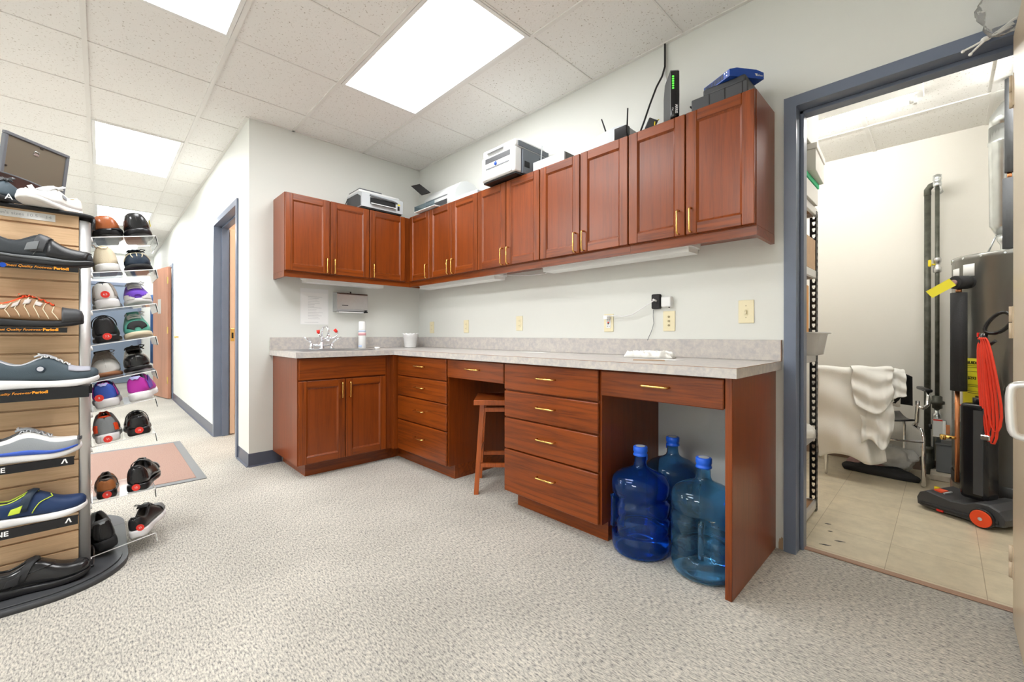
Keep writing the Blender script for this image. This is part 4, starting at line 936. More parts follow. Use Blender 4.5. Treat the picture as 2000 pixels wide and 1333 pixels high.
finish('maker_plate', G().box((.104, -.845, 1.295), (.1045, -.79, 1.303)), 'dark_grey', t, label='dark engraved plate')
finish('lock', G().cyl((.05, -.745, 1.4125), (.05, -.745, 1.428), .006, seg=12), 'dark_grey', t)
# --- outlets on the long wall
def plate(name, x, z, w_, h_, label, cat='outlet', group=None, kind='duplex'):
    t = thing(name, label, cat, (x, 0, z-h_/2), group=group)
    finish('cover_plate', G().box((x-w_/2, -.006, z-h_/2), (x+w_/2, -.0005, z+h_/2), .0025, 2), 'ivory', t)
    if kind == 'gfci':
        finish('socket', G().box((x-.017, -.0085, z-.034), (x+.017, -.0062, z+.034), .001), 'white_plastic', t)
        finish('button', G().box((x-.006, -.0105, z+.000), (x+.006, -.0088, z+.007)), 'red', t); finish('button', G().box((x-.006, -.0105, z-.009), (x+.006, -.0088, z-.002)), 'black', t)
        g = G()
        for dz in (-.022, .02): g.box((x-.008, -.0092, z+dz-.004), (x-.006, -.0086, z+dz+.004)).box((x+.006, -.0092, z+dz-.004), (x+.008, -.0086, z+dz+.004))
        finish('slots', g, 'black', t)
    elif kind == 'duplex':
        for dz in (-.019, .019):
            s_ = finish('socket', G().cyl((x, -.0085, z+dz), (x, -.0062, z+dz), .0165, seg=20), 'ivory', t)
            g = G().box((x-.008, -.0092, z+dz-.004), (x-.006, -.0086, z+dz+.005)).box((x+.006, -.0092, z+dz-.004), (x+.008, -.0086, z+dz+.005)); finish('slots', g, 'ivory_dark', s_)
    elif kind == 'phone':
        for dz in (-.025, 0, .025): finish('jack', G().cyl((x, -.0105, z+dz), (x, -.0062, z+dz), .006, seg=10), 'ivory_dark', t)
    elif kind == 'switch':
        g = G().box((x-.009, -.0075, z-.018), (x+.009, -.0062, z+.018)); finish('bezel', g, 'ivory', t)
        g = G().prism([(-.0078, z-.013), (-.020, z-.012), (-.018, z-.002), (-.0078, z+.010)], x-.004, x+.004, 0); finish('toggle', g, 'ivory', t); finish('screw', G().cyl((x, -.0075, z+.03), (x, -.0062, z+.03), .0025, seg=8).cyl((x, -.0075, z-.03), (x, -.0062, z-.03), .0025, seg=8), 'ivory_dark', t)
    return t
plate('wall_outlet', .243, 1.112, .070, .115, 'ivory wall outlet nearest the corner, right of the white flower pot', group='ivory wall outlets')
plate('wall_outlet', .792, 1.115, .070, .115, 'ivory wall outlet second from the corner above the counter', group='ivory wall outlets')
plate('wall_outlet', 1.468, 1.130, .070, .115, 'ivory wall outlet third from the corner, above the four wide drawers', group='ivory wall outlets')
plate('wall_outlet', 2.285, 1.118, .070, .115, 'ivory outlet with red test button and white plug in it', kind='gfci', group='ivory wall outlets')
plate('phone_plate', 2.691, 1.121, .072, .117, 'ivory plate with three round jacks under the white box', 'plate', kind='phone')
plate('light_switch', 3.099, 1.160, .073, .118, 'ivory light switch near the storage doorway', 'switch', kind='switch')
t = thing('power_adapter', 'black wall adapter with a white cord plugged in', 'adapter', (2.618, 0, 1.19))
finish('body', G().box((2.592, -.030, 1.194), (2.646, -.0007, 1.281), .008, 3), 'black_matte', t); finish('port', G().cyl((2.622, -.0335, 1.238), (2.622, -.0302, 1.238), .010, seg=16), 'black', t)
t = thing('network_box', 'small white wireless box on the wall beside the black adapter', 'box', (2.69, 0, 1.20))
finish('body', G().box((2.657, -.038, 1.203), (2.716, -.0007, 1.262), .006, 3), 'white_plastic', t); finish('port', G().cyl((2.700, -.022, 1.1965), (2.700, -.022, 1.2025), .004, seg=10), 'black', t)
g = G(); g.tube([(2.624, -.055, 1.243), (2.600, -.058, 1.228), (2.55, -.045, 1.205), (2.47, -.035, 1.165), (2.40, -.03, 1.155), (2.35, -.035, 1.162), (2.30, -.045, 1.160), (2.285, -.045, 1.154)], .0035, 8)
g.cyl((2.627, -.0345, 1.240), (2.622, -.062, 1.246), .006, seg=10).box((2.270, -.048, 1.140), (2.300, -.0107, 1.166), .003)
tag(rebase(finish('charging_cord', g, 'white_glossy'), (2.285, -.03, 1.15)), 'white cord running from the outlet to the black adapter', 'cord')
g = G().tube([(2.596, -.008, 1.19), (2.597, -.012, 1.15), (2.600, -.010, 1.11), (2.585, -.012, 1.06), (2.572, -.024, 1.022), (2.568, -.027, 1.008)], .0018, 6)
tag(rebase(finish('antenna_wire', g, 'mid_grey'), (2.6, -.01, 1.19)), 'thin grey wire hanging from the black adapter to the backsplash', 'cord')
# --- stool in the knee space (turned about 45 degrees)
sx_, sy_ = 1.672, -.631
t = thing('stool', 'reddish wooden stool with square legs, tucked in the left knee space', 'stool', (1.66, -.40, 0))
e1, e2 = Vector((.698, .716, 0)), Vector((-.716, .698, 0)); O = Vector((sx_, sy_, 0)); fw_, fd_, hh = .335, .345, .615
def leg(g, b, tp, w_=.030):
    rings = []
    for p in (b, tp): rings.append([p+e1*a*w_/2+e2*c*w_/2 for a, c in ((-1, -1), (1, -1), (1, 1), (-1, 1))])
    g.ring_loft(rings, smooth=False)
feet = [O+e1*.016+e2*.016, O+e1*(fw_-.016)+e2*.016, O+e1*(fw_-.016)+e2*(fd_-.016), O+e1*.016+e2*(fd_-.016)]
cen = sum(feet, Vector())/4; tops = [cen+(f-cen)*.76+Vector((0, 0, hh-.0335)) for f in feet]
for f, q in zip(feet, tops): g = G(); leg(g, f, q); finish('leg', g, 'stool_wood', t)
g = G()
sc_ = [O+e1*a+e2*b_ for a, b_ in ((.0, .0), (fw_, .0), (fw_, fd_), (.0, fd_))]
g.ring_loft([[p+Vector((0, 0, hh-.033)) for p in sc_], [p+Vector((0, 0, hh-.004)) for p in sc_], [cen+(p-cen)*.985+Vector((0, 0, hh)) for p in sc_]], smooth=False)
finish('seat', g, 'stool_wood', t)
def rung(i, j, z, w_=.018, h_=.026):
    k = z/(hh-.0335); a = feet[i]+(tops[i]-feet[i])*k; b_ = feet[j]+(tops[j]-feet[j])*k; d = (b_-a).normalized(); n = d.cross(Vector((0, 0, 1))).normalized(); g = G()
    g.ring_loft([[p+n*s1*w_/2+Vector((0, 0, s2*h_/2)) for s1, s2 in ((-1, -1), (1, -1), (1, 1), (-1, 1))] for p in (a+d*.016, b_-d*.016)], smooth=False); finish('rung', g, 'stool_wood', t)
for i, j, zz in ((0, 1, .185), (1, 2, .24), (2, 3, .185), (3, 0, .26), (0, 1, .545), (1, 2, .55), (2, 3, .545), (3, 0, .55)): rung(i, j, zz)
# --- water bottles
def bottle(cx_, cy_, mat, label, rz, handle=True):
    t = thing('water_bottle', label, 'bottle', (cx_, cy_, 0), rz, group='large water bottles under the counter')
    R = .135
    prof = [(.001, .010), (.075, .012), (.10, .004), (.118, .0015), (.130, .012), (R, .035), (R, .085), (.128, .092), (.128, .104), (R, .112), (R, .165), (.128, .173), (.128, .185), (R, .193), (R, .245), (.125, .254), (.125, .272), (R, .282), (R, .328), (.129, .348), (.112, .366), (.082, .381), (.050, .394), (.034, .406), (.029, .420), (.0275, .453), (.030, .459), (.030, .466), (.026, .470)]
    def solid(prof, seg=48):
        g = G(); rings = []
        for r, z in prof:
            ring = []
            for i in range(seg):
                a = 2*pi*i/seg; q = r
                if handle and .10 < z < .27 and r > .1:
                    d = math.atan2(sin(a-pi*1.15), cos(a-pi*1.15)); q = r-.058*math.exp(-(d/.34)**4)
                ring.append((q*cos(a), q*sin(a), z))
            rings.append(ring)
        return g, rings
    g, rings = solid(prof); n = len(rings)
    inner = [[(x*(1-.0022/max(.02, math.hypot(x, y))), y*(1-.0022/max(.02, math.hypot(x, y))), z+(.002 if k < 5 else 0)-(.0015 if 18 < k < 25 else 0)) for x, y, z in r] for k, r in enumerate(rings)]
    g.ring_loft(rings+inner[::-1], cap=False, loop=False)
    o = finish('body', g, mat, t, local=True)
    finish('cap', G().lathe([(.0285, .455), (.0335, .457), (.0335, .463), (.031, .466), (.031, .474), (.0335, .478), (.0335, .497), (.031, .501), (.001, .501)], seg=28), 'cap_blue', t, local=True)
    finish('cap_label', G().cyl((0, 0, .5012), (0, 0, .502), .022, seg=24), 'light_grey', t, local=True, label='pale round label on the cap')
    finish('cap_tab', G().box((.0305, -.006, .438), (.0335, .006, .458), .001), 'cap_blue', t, local=True)
    wz = [(x*.0+r, z) for r, z in [(.001, .015), (.07, .016), (.10, .008), (.125, .016), (.131, .037), (.131, .085), (.1265, .094), (.1265, .104), (.131, .1135), (.001, .1136)] for x in (0,)]
    g, rings = solid(wz); g.ring_loft(rings); finish('water', g, 'water', t, local=True)
    if handle: finish('grip', G().tube([(-.118, -.058, .112), (-.116, -.057, .15), (-.116, -.057, .235), (-.118, -.058, .262)], [.012, .011, .011, .012], 12), mat, t, local=True)
bottle(2.777, -.490, 'bottle_a', 'deep blue water bottle at the left front under the counter', .24)
bottle(3.066, -.461, 'bottle_b', 'greenish blue water bottle at the right front beside the end panel', 1.40)
bottle(2.802, -.195, 'bottle_c', 'dark blue water bottle standing behind the two front bottles', 3.4)
# ================================================================ DEVICES ON TOP OF THE WALL CABINETS
ZK = 2.1358
# all-in-one printer over the sink wall (front faces +x)
t = thing('printer', 'flat silver and black all-in-one printer on the sink-wall cabinets', 'printer', (.15, -.57, ZK))
y0, y1 = -.765, -.372
finish('base', G().box((.02, y0+.01, ZK), (.31, y1-.01, ZK+.012)), 'black', t)
g = G().prism([(-.0+.02, ZK+.0125), (.318, ZK+.0125), (.322, ZK+.13), (.27, ZK+.150), (.02, ZK+.150)], y0, y1, 1); finish('body', g, 'light_grey', t)
g = G().prism([(.03, ZK+.02), (.30, ZK+.02), (.30, ZK+.10), (.24, ZK+.132), (.03, ZK+.132)], y0-.004, y0-.0005, 1); finish('side_panel', g, 'dark_grey', t)
g = G().box((.02, y0+.004, ZK+.151), (.262, y1-.004, ZK+.172), .006, 2); finish('scanner_lid', g, 'white_plastic', t); finish('lid_top', G().box((.03, y0+.01, ZK+.1725), (.25, y1-.17, ZK+.185), .004), 'frame_grey', t)
finish('paper_slot', G().box((.3205, y0+.075, ZK+.045), (.3225, y1-.075, ZK+.100)), 'black', t)
finish('paper_tray', G().prism([(.3228, ZK+.048), (.350, ZK+.040), (.350, ZK+.046), (.3228, ZK+.056)], y0+.08, y1-.08, 1), 'white_plastic', t)
finish('control_strip', G().tube([(.324, y0+.07, ZK+.118), (.332, y0+.10, ZK+.112), (.332, y1-.10, ZK+.104), (.324, y1-.06, ZK+.098)], .008, 8), 'mid_grey', t)
finish('sticker', G().box((.322, y1-.055, ZK+.082), (.3235, y1-.03, ZK+.094)), 'yellow', t); finish('logo_patch', G().box((.322, y1-.055, ZK+.038), (.3235, y1-.035, ZK+.074)), 'black', t)
finish('cord', G().tube([(.06, y0-.02, ZK+.004), (.04, y0-.03, ZK+.06), (.05, y0-.01, ZK+.12), (.05, y0+.08, ZK+.195), (.06, y0+.16, ZK+.19)], .004, 6), 'black', t)
# white inkjet in the corner
t = thing('printer', 'small white inkjet printer with raised black paper support, in the corner', 'printer', (.62, -.16, ZK))
g = G(); prof = [(-.262, ZK+.001), (-.012, ZK+.001), (-.012, ZK+.16), (-.06, ZK+.20), (-.14, ZK+.212), (-.20, ZK+.190), (-.255, ZK+.12), (-.262, ZK+.08)]
g.prism(prof, .50, .97, 0, True); finish('body', g, 'inkjet_white', t)
finish('output_slot', G().box((.54, -.266, ZK+.02), (.86, -.2625, ZK+.062)), 'dark_grey', t)
finish('button_strip', G().prism([(-.262, ZK+.092), (-.258, ZK+.105), (-.252, ZK+.100), (-.256, ZK+.088)], .53, .86, 0), 'mid_grey', t)
g = G().box((.475, -.345, ZK+.002), (.79, -.2665, ZK+.008)); finish('output_tray', g, 'white_plastic', t)
g = G().box((.475, -.345, ZK+.0085), (.478, -.268, ZK+.055)).box((.475, -.345, ZK+.0085), (.79, -.342, ZK+.052)); finish('tray_cover', g, 'tray_smoke' if 'tray_smoke' in MATS else 'dark_grey', t)
M = frame_m((.50, -.10, ZK+.150), (1, 0, 0), (-.0, .35, 1)); M2 = frame_m((.46, -.145, ZK+.158), (1, .25, 0), (-.75, -.35, .62))
A_ = [Vector(q) for q in ((.36, -.2, 2.357), (.515, -.2, 2.345), (.204, -.12, 2.521), (.042, -.12, 2.541))]; n_ = (A_[1]-A_[0]).cross(A_[2]-A_[1]).normalized()*.004
finish('paper_support', G().ring_loft([[q-n_ for q in A_], [q+n_ for q in A_]], smooth=False), 'black_matte', t)
g = G().tube([(.44, -.03, ZK+.004), (.43, -.09, ZK+.06), (.47, -.12, ZK+.13), (.58, -.10, ZK+.176), (.76, -.08, ZK+.180), (.88, -.06, ZK+.13), (.90, -.05, ZK+.03), (.89, -.05, ZK+.004)], .004, 6)
finish('cord', g, 'dark_grey', t)
tag(rebase(finish('laptop', G().box((.93, -.28, ZK+.0005), (1.28, -.03, ZK+.034), .004), 'light_grey'), (1.1, -.15, ZK)), 'closed flat grey laptop between the inkjet and the large printer', 'laptop')
# big multifunction printer (front faces -y, standing proud of the cabinet edge)
t = thing('printer', 'large white and grey multifunction laser printer overhanging the cabinets', 'printer', (1.60, -.2, ZK))
x0, x1, yf, yb = 1.445, 1.795, -.375, -.03
finish('underside', G().box((x0+.01, yf+.015, ZK), (x1-.01, yb-.01, ZK+.012)), 'black', t)
g = G().box((x0, yf, ZK+.0125), (x1-.006, yf+.07, ZK+.185), .012, 3); finish('front', g, 'white_plastic', t)
g = G().box((x0+.004, yf+.072, ZK+.0125), (x1, yb, ZK+.182), .006, 2); finish('body', g, 'printer_side', t)
finish('paper_drawer', G().box((x0+.02, yf-.006, ZK+.018), (x1-.03, yf-.001, ZK+.075), .003, 2), 'white_glossy', t)
finish('drawer_grip', G().prism([(x0+.07, ZK+.024), (x1-.09, ZK+.024), (x1-.11, ZK+.044), (x0+.09, ZK+.044)], yf-.0085, yf-.0062, 1), 'light_grey', t)
finish('manual_slot', G().box((x0+.05, yf-.004, ZK+.090), (x1-.06, yf-.001, ZK+.098)), 'mid_grey', t)
finish('badge', G().lathe([(.001, 0), (.014, .001), (.014, .003), (.001, .004)], seg=20).xf(Matrix.Translation((1.60, yf-.001, ZK+.113)) @ Matrix.Rotation(pi/2, 4, 'X')), 'blue_dev', t)
finish('output_slot', G().box((x0+.045, yf-.002, ZK+.132), (x1-.05, yf-.0005, ZK+.168)), 'dark_grey', t)
g = G().box((x0+.012, yf+.004, ZK+.1855), (x1-.004, yb, ZK+.232), .010, 3); finish('scanner', g, 'white_plastic', t)
finish('scanner_side', G().box((x1-.0035, yf+.03, ZK+.19), (x1+.001, yb-.005, ZK+.225)), 'printer_side', t)
finish('control_panel', G().prism([(yf+.002, ZK+.206), (yf-.018, ZK+.196), (yf-.018, ZK+.200), (yf+.002, ZK+.226)], x0+.06, x1-.12, 0), 'light_grey', t)
finish('feeder_lid', G().box((x0+.04, yf+.06, ZK+.2325), (x1-.02, yb-.02, ZK+.252), .008, 2), 'white_plastic', t)
finish('vent_grille', G().box((x1+.0002, yf+.09, ZK+.06), (x1+.0018, yf+.14, ZK+.10)), 'black_matte', t); finish('vent_grille', G().box((x1+.0002, yb-.10, ZK+.07), (x1+.0018, yb-.04, ZK+.16)), 'black_matte', t)
finish('cord', G().tube([(1.83, -.16, ZK+.004), (1.84, -.17, ZK+.08), (1.83, -.15, ZK+.18), (1.81, -.12, ZK+.245), (1.78, -.10, ZK+.263)], .004, 6), 'light_grey', t)
t = thing('modem', 'flat pale modem lying right of the large printer', 'modem', (1.99, -.17, ZK)); finish('body', G().box((1.86, -.27, ZK+.0005), (2.13, -.10, ZK+.070), .004, 2), 'light_grey', t); finish('end_panel', G().box((2.1305, -.26, ZK+.004), (2.133, -.11, ZK+.066)), 'mid_grey', t)
tag(rebase(finish('cord', G().tube([(2.138, -.16, ZK+.01), (2.16, -.14, ZK+.05), (2.17, -.13, ZK+.055), (2.21, -.10, ZK+.02), (2.24, -.08, ZK+.004)], .003, 6), 'black'), (2.14, -.16, ZK)), 'black cord at the end of the pale modem', 'cord')
tag(rebase(finish('network_cable', G().tube([(2.24, -.16, ZK+.004), (2.26, -.16, ZK+.06), (2.29, -.16, ZK+.085), (2.318, -.16, ZK+.085), (2.335, -.165, ZK+.05)], .0035, 6), 'yellow'), (2.24, -.16, ZK)), 'yellow network cable looping left of the antenna router', 'cord')
t = thing('router', 'grey wireless router with two upright black antennas', 'router', (2.44, -.17, ZK))
g = G().prism([(2.27, ZK+.0005), (2.545, ZK+.0005), (2.545, ZK+.095), (2.47, ZK+.108), (2.36, ZK+.095), (2.27, ZK+.05)], -.24, -.08, 1); finish('body', g, 'light_grey', t)
g = G().box((2.495, -.278, ZK+.0005), (2.575, -.2405, ZK+.075), .004, 2); finish('front_bezel', g, 'black_gloss', t)
for xa, dx in ((2.375, -.035), (2.515, .004)):
    a = finish('antenna', G().cyl((xa, -.17, ZK+.125), (xa+dx, -.17, ZK+.225), .0045, .0042, 10), 'black', t); finish('antenna_joint', G().cyl((xa, -.17, ZK+.095), (xa, -.17, ZK+.13), .008, .006, 10), 'black', a)
finish('rear_flap', G().prism([(2.535, ZK+.01), (2.62, ZK+.01), (2.55, ZK+.095)], -.12, -.11, 1), 'dark_grey', t)
t = thing('power_adapter', 'black power brick propped beside the tall modem', 'adapter', (2.655, -.16, ZK)); M = Matrix.Translation((2.665, -.17, ZK+.075)) @ Matrix.Rotation(.5, 4, 'Y') @ Matrix.Rotation(.6, 4, 'Z')
finish('body', G().box((-.026, -.022, -.03), (.026, .022, .03), .005, 2).xf(M), 'dark_grey', t); finish('cord', G().tube([(2.665, -.165, ZK+.05), (2.64, -.16, ZK+.02), (2.62, -.16, ZK+.004)], .0028, 6), 'black', t)
tag(rebase(finish('network_cable', G().tube([(2.70, -.15, ZK+.10), (2.692, -.18, ZK+.08), (2.700, -.20, ZK+.04), (2.705, -.20, ZK+.004)], .0035, 6), 'yellow'), (2.7, -.15, ZK)), 'yellow network cable behind the tall black modem', 'cord')
# tall modem with green lights
Mm = Matrix.Translation((2.790, -.195, ZK)) @ Matrix.Rotation(rad(38), 4, 'Z')
t = thing('cable_modem', 'tall black upright cable modem with green indicator lights', 'modem', M=Mm)
g = G().prism([(-.080, .004), (.080, .004), (.080, .20), (.05, .262), (-.075, .268), (-.080, .26)], -.020, .020, 0); finish('body', g, 'dark_grey', t, local=True)
g = G().prism([(-.0805, .006), (-.0805, .262), (-.087, .255), (-.091, .13), (-.087, .03)], -.021, .021, 0, True); finish('front_panel', g, 'black_gloss', t, local=True)
finish('foot', G().box((-.03, -.085, 0), (.03, .085, .0038)), 'black', t, local=True)
for k in range(6): finish('indicator_light', G().box((-.014, -.0915, .225-.012*k), (-.006, -.0885, .231-.012*k)), 'green_led', t, local=True, label='green light')
Mt = Mm @ Matrix.Translation((.006, -.0922, .060)) @ Matrix(((0, 1, 0, 0), (0, 0, -1, 0), (-1, 0, 0, 0), (0, 0, 0, 1)))
text('lettering', 'ARRIS', .018, Mt, 'white_glossy', t, bold=.0003)
text('lettering', '~', .03, Mt @ Matrix.Translation((0, -.016, 0)), 'white_glossy', t)
g = G().tube([(2.668, -.012, 2.738), (2.672, -.02, 2.60), (2.660, -.03, 2.545), (2.63, -.04, 2.49), (2.595, -.05, 2.40), (2.565, -.06, 2.31), (2.535, -.07, 2.23), (2.52, -.08, ZK+.006)], .0055, 8)
tag(rebase(finish('coaxial_cable', g, 'black'), (2.67, -.012, 2.738)), 'black cable hanging from the ceiling edge to the router', 'cord')
g = G().tube([(2.664, -.008, 2.738), (2.664, -.010, 2.62), (2.668, -.010, 2.55), (2.70, -.03, 2.42), (2.73, -.06, 2.3), (2.74, -.08, 2.2)], .0045, 8)
tag(rebase(finish('coaxial_cable', g, 'white_plastic'), (2.664, -.008, 2.738)), 'white cable hanging beside the black one behind the tall modem', 'cord')
# black cases and blue box
t = thing('black_case', 'two stacked flat black device cases on the right-end cabinet', 'case', (3.06, -.17, ZK))
g = G().box((2.935, -.285, ZK+.0005), (3.19, -.07, ZK+.060), .006, 2); finish('body', g, 'dark_grey', t)
g = G()
for x in (3.02, 3.09, 3.165): g.box((x, -.2868, ZK+.004), (x+.003, -.2852, ZK+.057))
finish('seam', g, 'black', t); finish('ledge', G().box((2.929, -.286, ZK+.027), (2.9345, -.08, ZK+.033)), 'black', t)
finish('upper_body', G().box((2.985, -.27, ZK+.0605), (3.175, -.07, ZK+.098), .01, 3), 'dark_grey', t)
tag(rebase(finish('cord', G().tube([(2.85, -.22, ZK+.03), (2.88, -.25, ZK+.015), (2.905, -.25, ZK+.02), (2.928, -.24, ZK+.022)], .004, 6), 'black'), (2.85, -.22, ZK)), 'short black cord between the tall modem and the black cases', 'cord')
Mb = Matrix.Translation((3.095, -.185, ZK+.0995)) @ Matrix.Rotation(rad(4), 4, 'X') @ Matrix.Rotation(rad(60), 4, 'Z')
t = thing('network_switch', 'bright blue network box lying askew on the black cases', 'network box', M=Mb)
g = G().prism([(-.095, 0), (.095, 0), (.095, .030), (.055, .040), (-.055, .040), (-.095, .030)], -.085, .085, 1); finish('body', g, 'blue_dev', t, local=True)
g = G()
for k in range(16): g.box((-.0965, -.045+.0078*k, .005), (-.0951, -.041+.0078*k, .027))
finish('vent_slots', g, 'black', t, local=True)
for p in ((-.07, .022), (-.07, .008), (-.058, .022)): finish('screw', G().cyl((-.0955, p[0], p[1]), (-.098, p[0], p[1]), .003, seg=8), 'galv', t, local=True)
g = G().prism([(.045, .022), (.060, .022), (.0525, .012)], -.0862, -.0852, 1); finish('emblem', g, 'white_glossy', t, local=True, label='small white triangle mark')
text('lettering', 'VeriFone', .011, Mb @ frame_m((.068, -.0856, .015), (1, 0, 0), (0, 0, 1)), 'white_glossy', t, align='CENTER')
# ================================================================ STORAGE ROOM
# open tube light
t = thing('tube_light', 'bare fluorescent tube light under the storage room ceiling', 'light', (3.2, 1.17, HS-.06))
finish('housing', G().box((2.66, 1.12, HS-.045), (3.72, 1.23, HS-.001), .003), 'fixture_white', t)
finish('tube', G().cyl((2.70, 1.17, HS-.07), (3.66, 1.17, HS-.07), .017, seg=16), 'tube_on', t)
g = G().box((3.675, 1.155, HS-.095), (3.69, 1.185, HS-.046)).box((2.665, 1.155, HS-.095), (2.68, 1.185, HS-.046)); g.cyl((3.655, 1.17, HS-.07), (3.675, 1.17, HS-.07), .018, seg=16); finish('lamp_holder', g, 'fixture_white', t)
t = thing('tube_light', 'second tube light over the right part of the storage room, hidden by the door', 'light', (4.4, 1.0, HS-.06)); finish('housing', G().box((4.15, .5, HS-.045), (4.27, 1.5, HS-.001)), 'fixture_white', t); finish('tube', G().cyl((4.21, .54, HS-.07), (4.21, 1.46, HS-.07), .017, seg=16), 'tube_on', t)
# slotted-angle shelf unit, its aisle side in plane x = 3.28
t = thing('shelf_unit', 'grey steel shelving with black keyhole posts inside the doorway', 'shelving', (3.05, .45, 0))
def slot_plate(M, height):
    """strip 40 mm wide with a row of keyholes cut through"""
    X_ = [0, .012, .015, .025, .028, .040]; Z_ = [0, .02]; n = int((height-.02)/.0381)
    for k in range(n): Z_ += [.02+.0381*k+.008, .02+.0381*k+.022, .02+.0381*(k+1)]
    bm = bmesh.new(); V = {}
    def vt(i, j):
        if (i, j) not in V: V[i, j] = bm.verts.new((X_[i], Z_[j], 0))
        return V[i, j]
    for j in range(len(Z_)-1):
        for i in range(5):
            q = (j-1) % 3 if j else 2
            if j and q == 0 and i == 2: continue
            if j and q == 1 and i in (1, 2, 3): continue
            bm.faces.new([vt(i, j), vt(i+1, j), vt(i+1, j+1), vt(i, j+1)])
    bm.transform(M); g = G(); g.bm.free(); g.bm = bm; return g
for (x, y, sx, sy) in ((3.28, .69, -1, -1), (3.28, .19, -1, 1), (2.82, .69, 1, -1), (2.82, .19, 1, 1)):
    g = slot_plate(frame_m((x, y, 0), (0, sy, 0), (0, 0, 1)), 1.80)
    g2 = slot_plate(frame_m((x, y, 0), (sx, 0, 0), (0, 0, 1)), 1.80); me = bpy.data.meshes.new('t'); g2.bm.to_mesh(me); g.bm.from_mesh(me); bpy.data.meshes.remove(me)
    finish('post', g, 'black', t, solid=.0022)
for z in (.015, .43, .885, 1.375, 1.745):
    g = G().box((2.83, .20, z+.024), (3.27, .68, z+.040)); sh = finish('shelf_board', g, 'tray_wood' if z != 1.745 else 'card', t)
    g = G().box((3.262, .19, z), (3.279, .69, z+.045), .003).box((2.821, .19, z), (2.835, .69, z+.045)).box((2.83, .672, z), (3.26, .69, z+.045)).box((2.83, .19, z), (3.26, .208, z+.045)); finish('rail', g, 'alu', sh, label='grey steel rail')
def abox(name, a, b_, mat, label, cat='box', lid=None, rz=0, group=None):
    c = ((a[0]+b_[0])/2, (a[1]+b_[1])/2, a[2]); t = thing(name, label, cat, c, rz, group=group)
    hx, hy, hz = (b_[0]-a[0])/2, (b_[1]-a[1])/2, b_[2]-a[2]
    finish('body', G().box((-hx, -hy, 0), (hx, hy, hz*(.78 if lid else 1)), .002), mat, t, local=True)
    if lid: finish('lid', G().box((-hx-.006, -hy-.006, hz*.781), (hx+.006, hy+.006, hz), .002), lid, t, local=True)
    return t
abox('storage_box', (2.95, .27, 1.7915), (3.292, .62, 1.915), 'box_white', 'white box with green lid on the top storage shelf', lid='green')
abox('storage_box', (2.99, .33, 1.917), (3.325, .63, 2.06), 'box_white', 'tilted cream shoe box above the green-lidded box', lid='box_white', rz=.05)
abox('storage_box', (2.96, .20, 2.062), (3.312, .50, 2.30), 'box_white', 'tall cream carton, topmost on the storage shelving', rz=-.03)
abox('cardboard_box', (2.93, .22, 1.4215), (3.275, .655, 1.60), 'card', 'open brown cardboard box under the top storage shelf')
t = thing('binder', 'black binder with white label on the second storage shelf', 'binder', (3.2, .58, .9265)); finish('cover', G().box((3.0, .595, .9265), (3.255, .66, 1.08), .002), 'black_matte', t); finish('label', G().box((3.2552, .61, .94), (3.2562, .64, 1.0)), 'paper', t)
def board(y0, y1, x0, x1, z0, z1, label):
    o = finish('wooden_board', G().box((x0, y0, z0), (x1, y1, z1), .004), 'tan_board'); tag(rebase(o, ((x0+x1)/2, y0, z0)), label, 'board', 'orange-brown boards in the shelving')
board(.48, .59, 3.225, 3.255, .9265, 1.33, 'orange-brown board standing behind the posts on the middle storage shelf')
board(.715, .75, 2.66, 3.205, .001, .90, 'orange-brown panel leaning behind the lower storage shelving')
# tub
t = thing('plastic_tub', 'clear plastic tub filled with white items, sticking out of the shelving', 'tub', (3.2, .50, .9265))
def tubring(e, z): return rr(3.06-e, 3.315+e, .55-e, .80+e, .03, z, 4)
g = G(); g.ring_loft([tubring(0, .845+.001), tubring(.018, .965), tubring(.032, .967), tubring(.032, .975), tubring(.016, .9745), tubring(-.003, .85)])
g.xf(Matrix.Translation((0, -.12, .082))); finish('body', g, 'tub_plastic', t); 
o = clothpile('packed_items', 3.19, .575, .10, .10, .10, .935, 0, 9, 'box_white', amp=.6); M_ = MW['plastic_tub' if 'plastic_tub' in MW else t.name]; o.parent = t; o.location = (Vector(o.location)-Vector((3.2, .50, .9265)))
tag(clothpile('cloth', 3.19, .50, .10, .14, .06, .4715, .1, 13, 'cloth'), 'crumpled white cloth on the lower storage shelf', 'cloth')
o = finish('tire', G().lathe([(.10, -.03), (.14, -.034), (.148, 0), (.14, .034), (.10, .03), (.095, 0)], (3.13, .33, .2055), 32, 1), 'rubber'); tag(rebase(o, (3.13, .33, .0565)), 'black round wheel standing on the bottom storage shelf', 'wheel')
def lump(name, c, sc_, seed, mat):
    from mathutils import noise
    g = G(); rings = []; n = 40
    for i in range(1, n//2):
        a = pi*i/(n//2); r = []
        for k in range(n):
            d = Vector((sin(a)*cos(2*pi*k/n), sin(a)*sin(2*pi*k/n), cos(a))); q = d*3.1+Vector((seed, 0, 0)); f = 1+.28*(noise.noise(d*1.7+Vector((seed, 3, 1))))-.22*abs(noise.noise(q))-.10*abs(noise.noise(q*2.7))
            r.append((c[0]+sc_[0]*d.x*f, c[1]+sc_[1]*d.y*f, max(c[2]-sc_[2], c[2]+sc_[2]*d.z*f)))
        rings.append(r)
    g.ring_loft(rings); return rebase(finish(name, g, mat), (c[0], c[1], c[2]-sc_[2]))
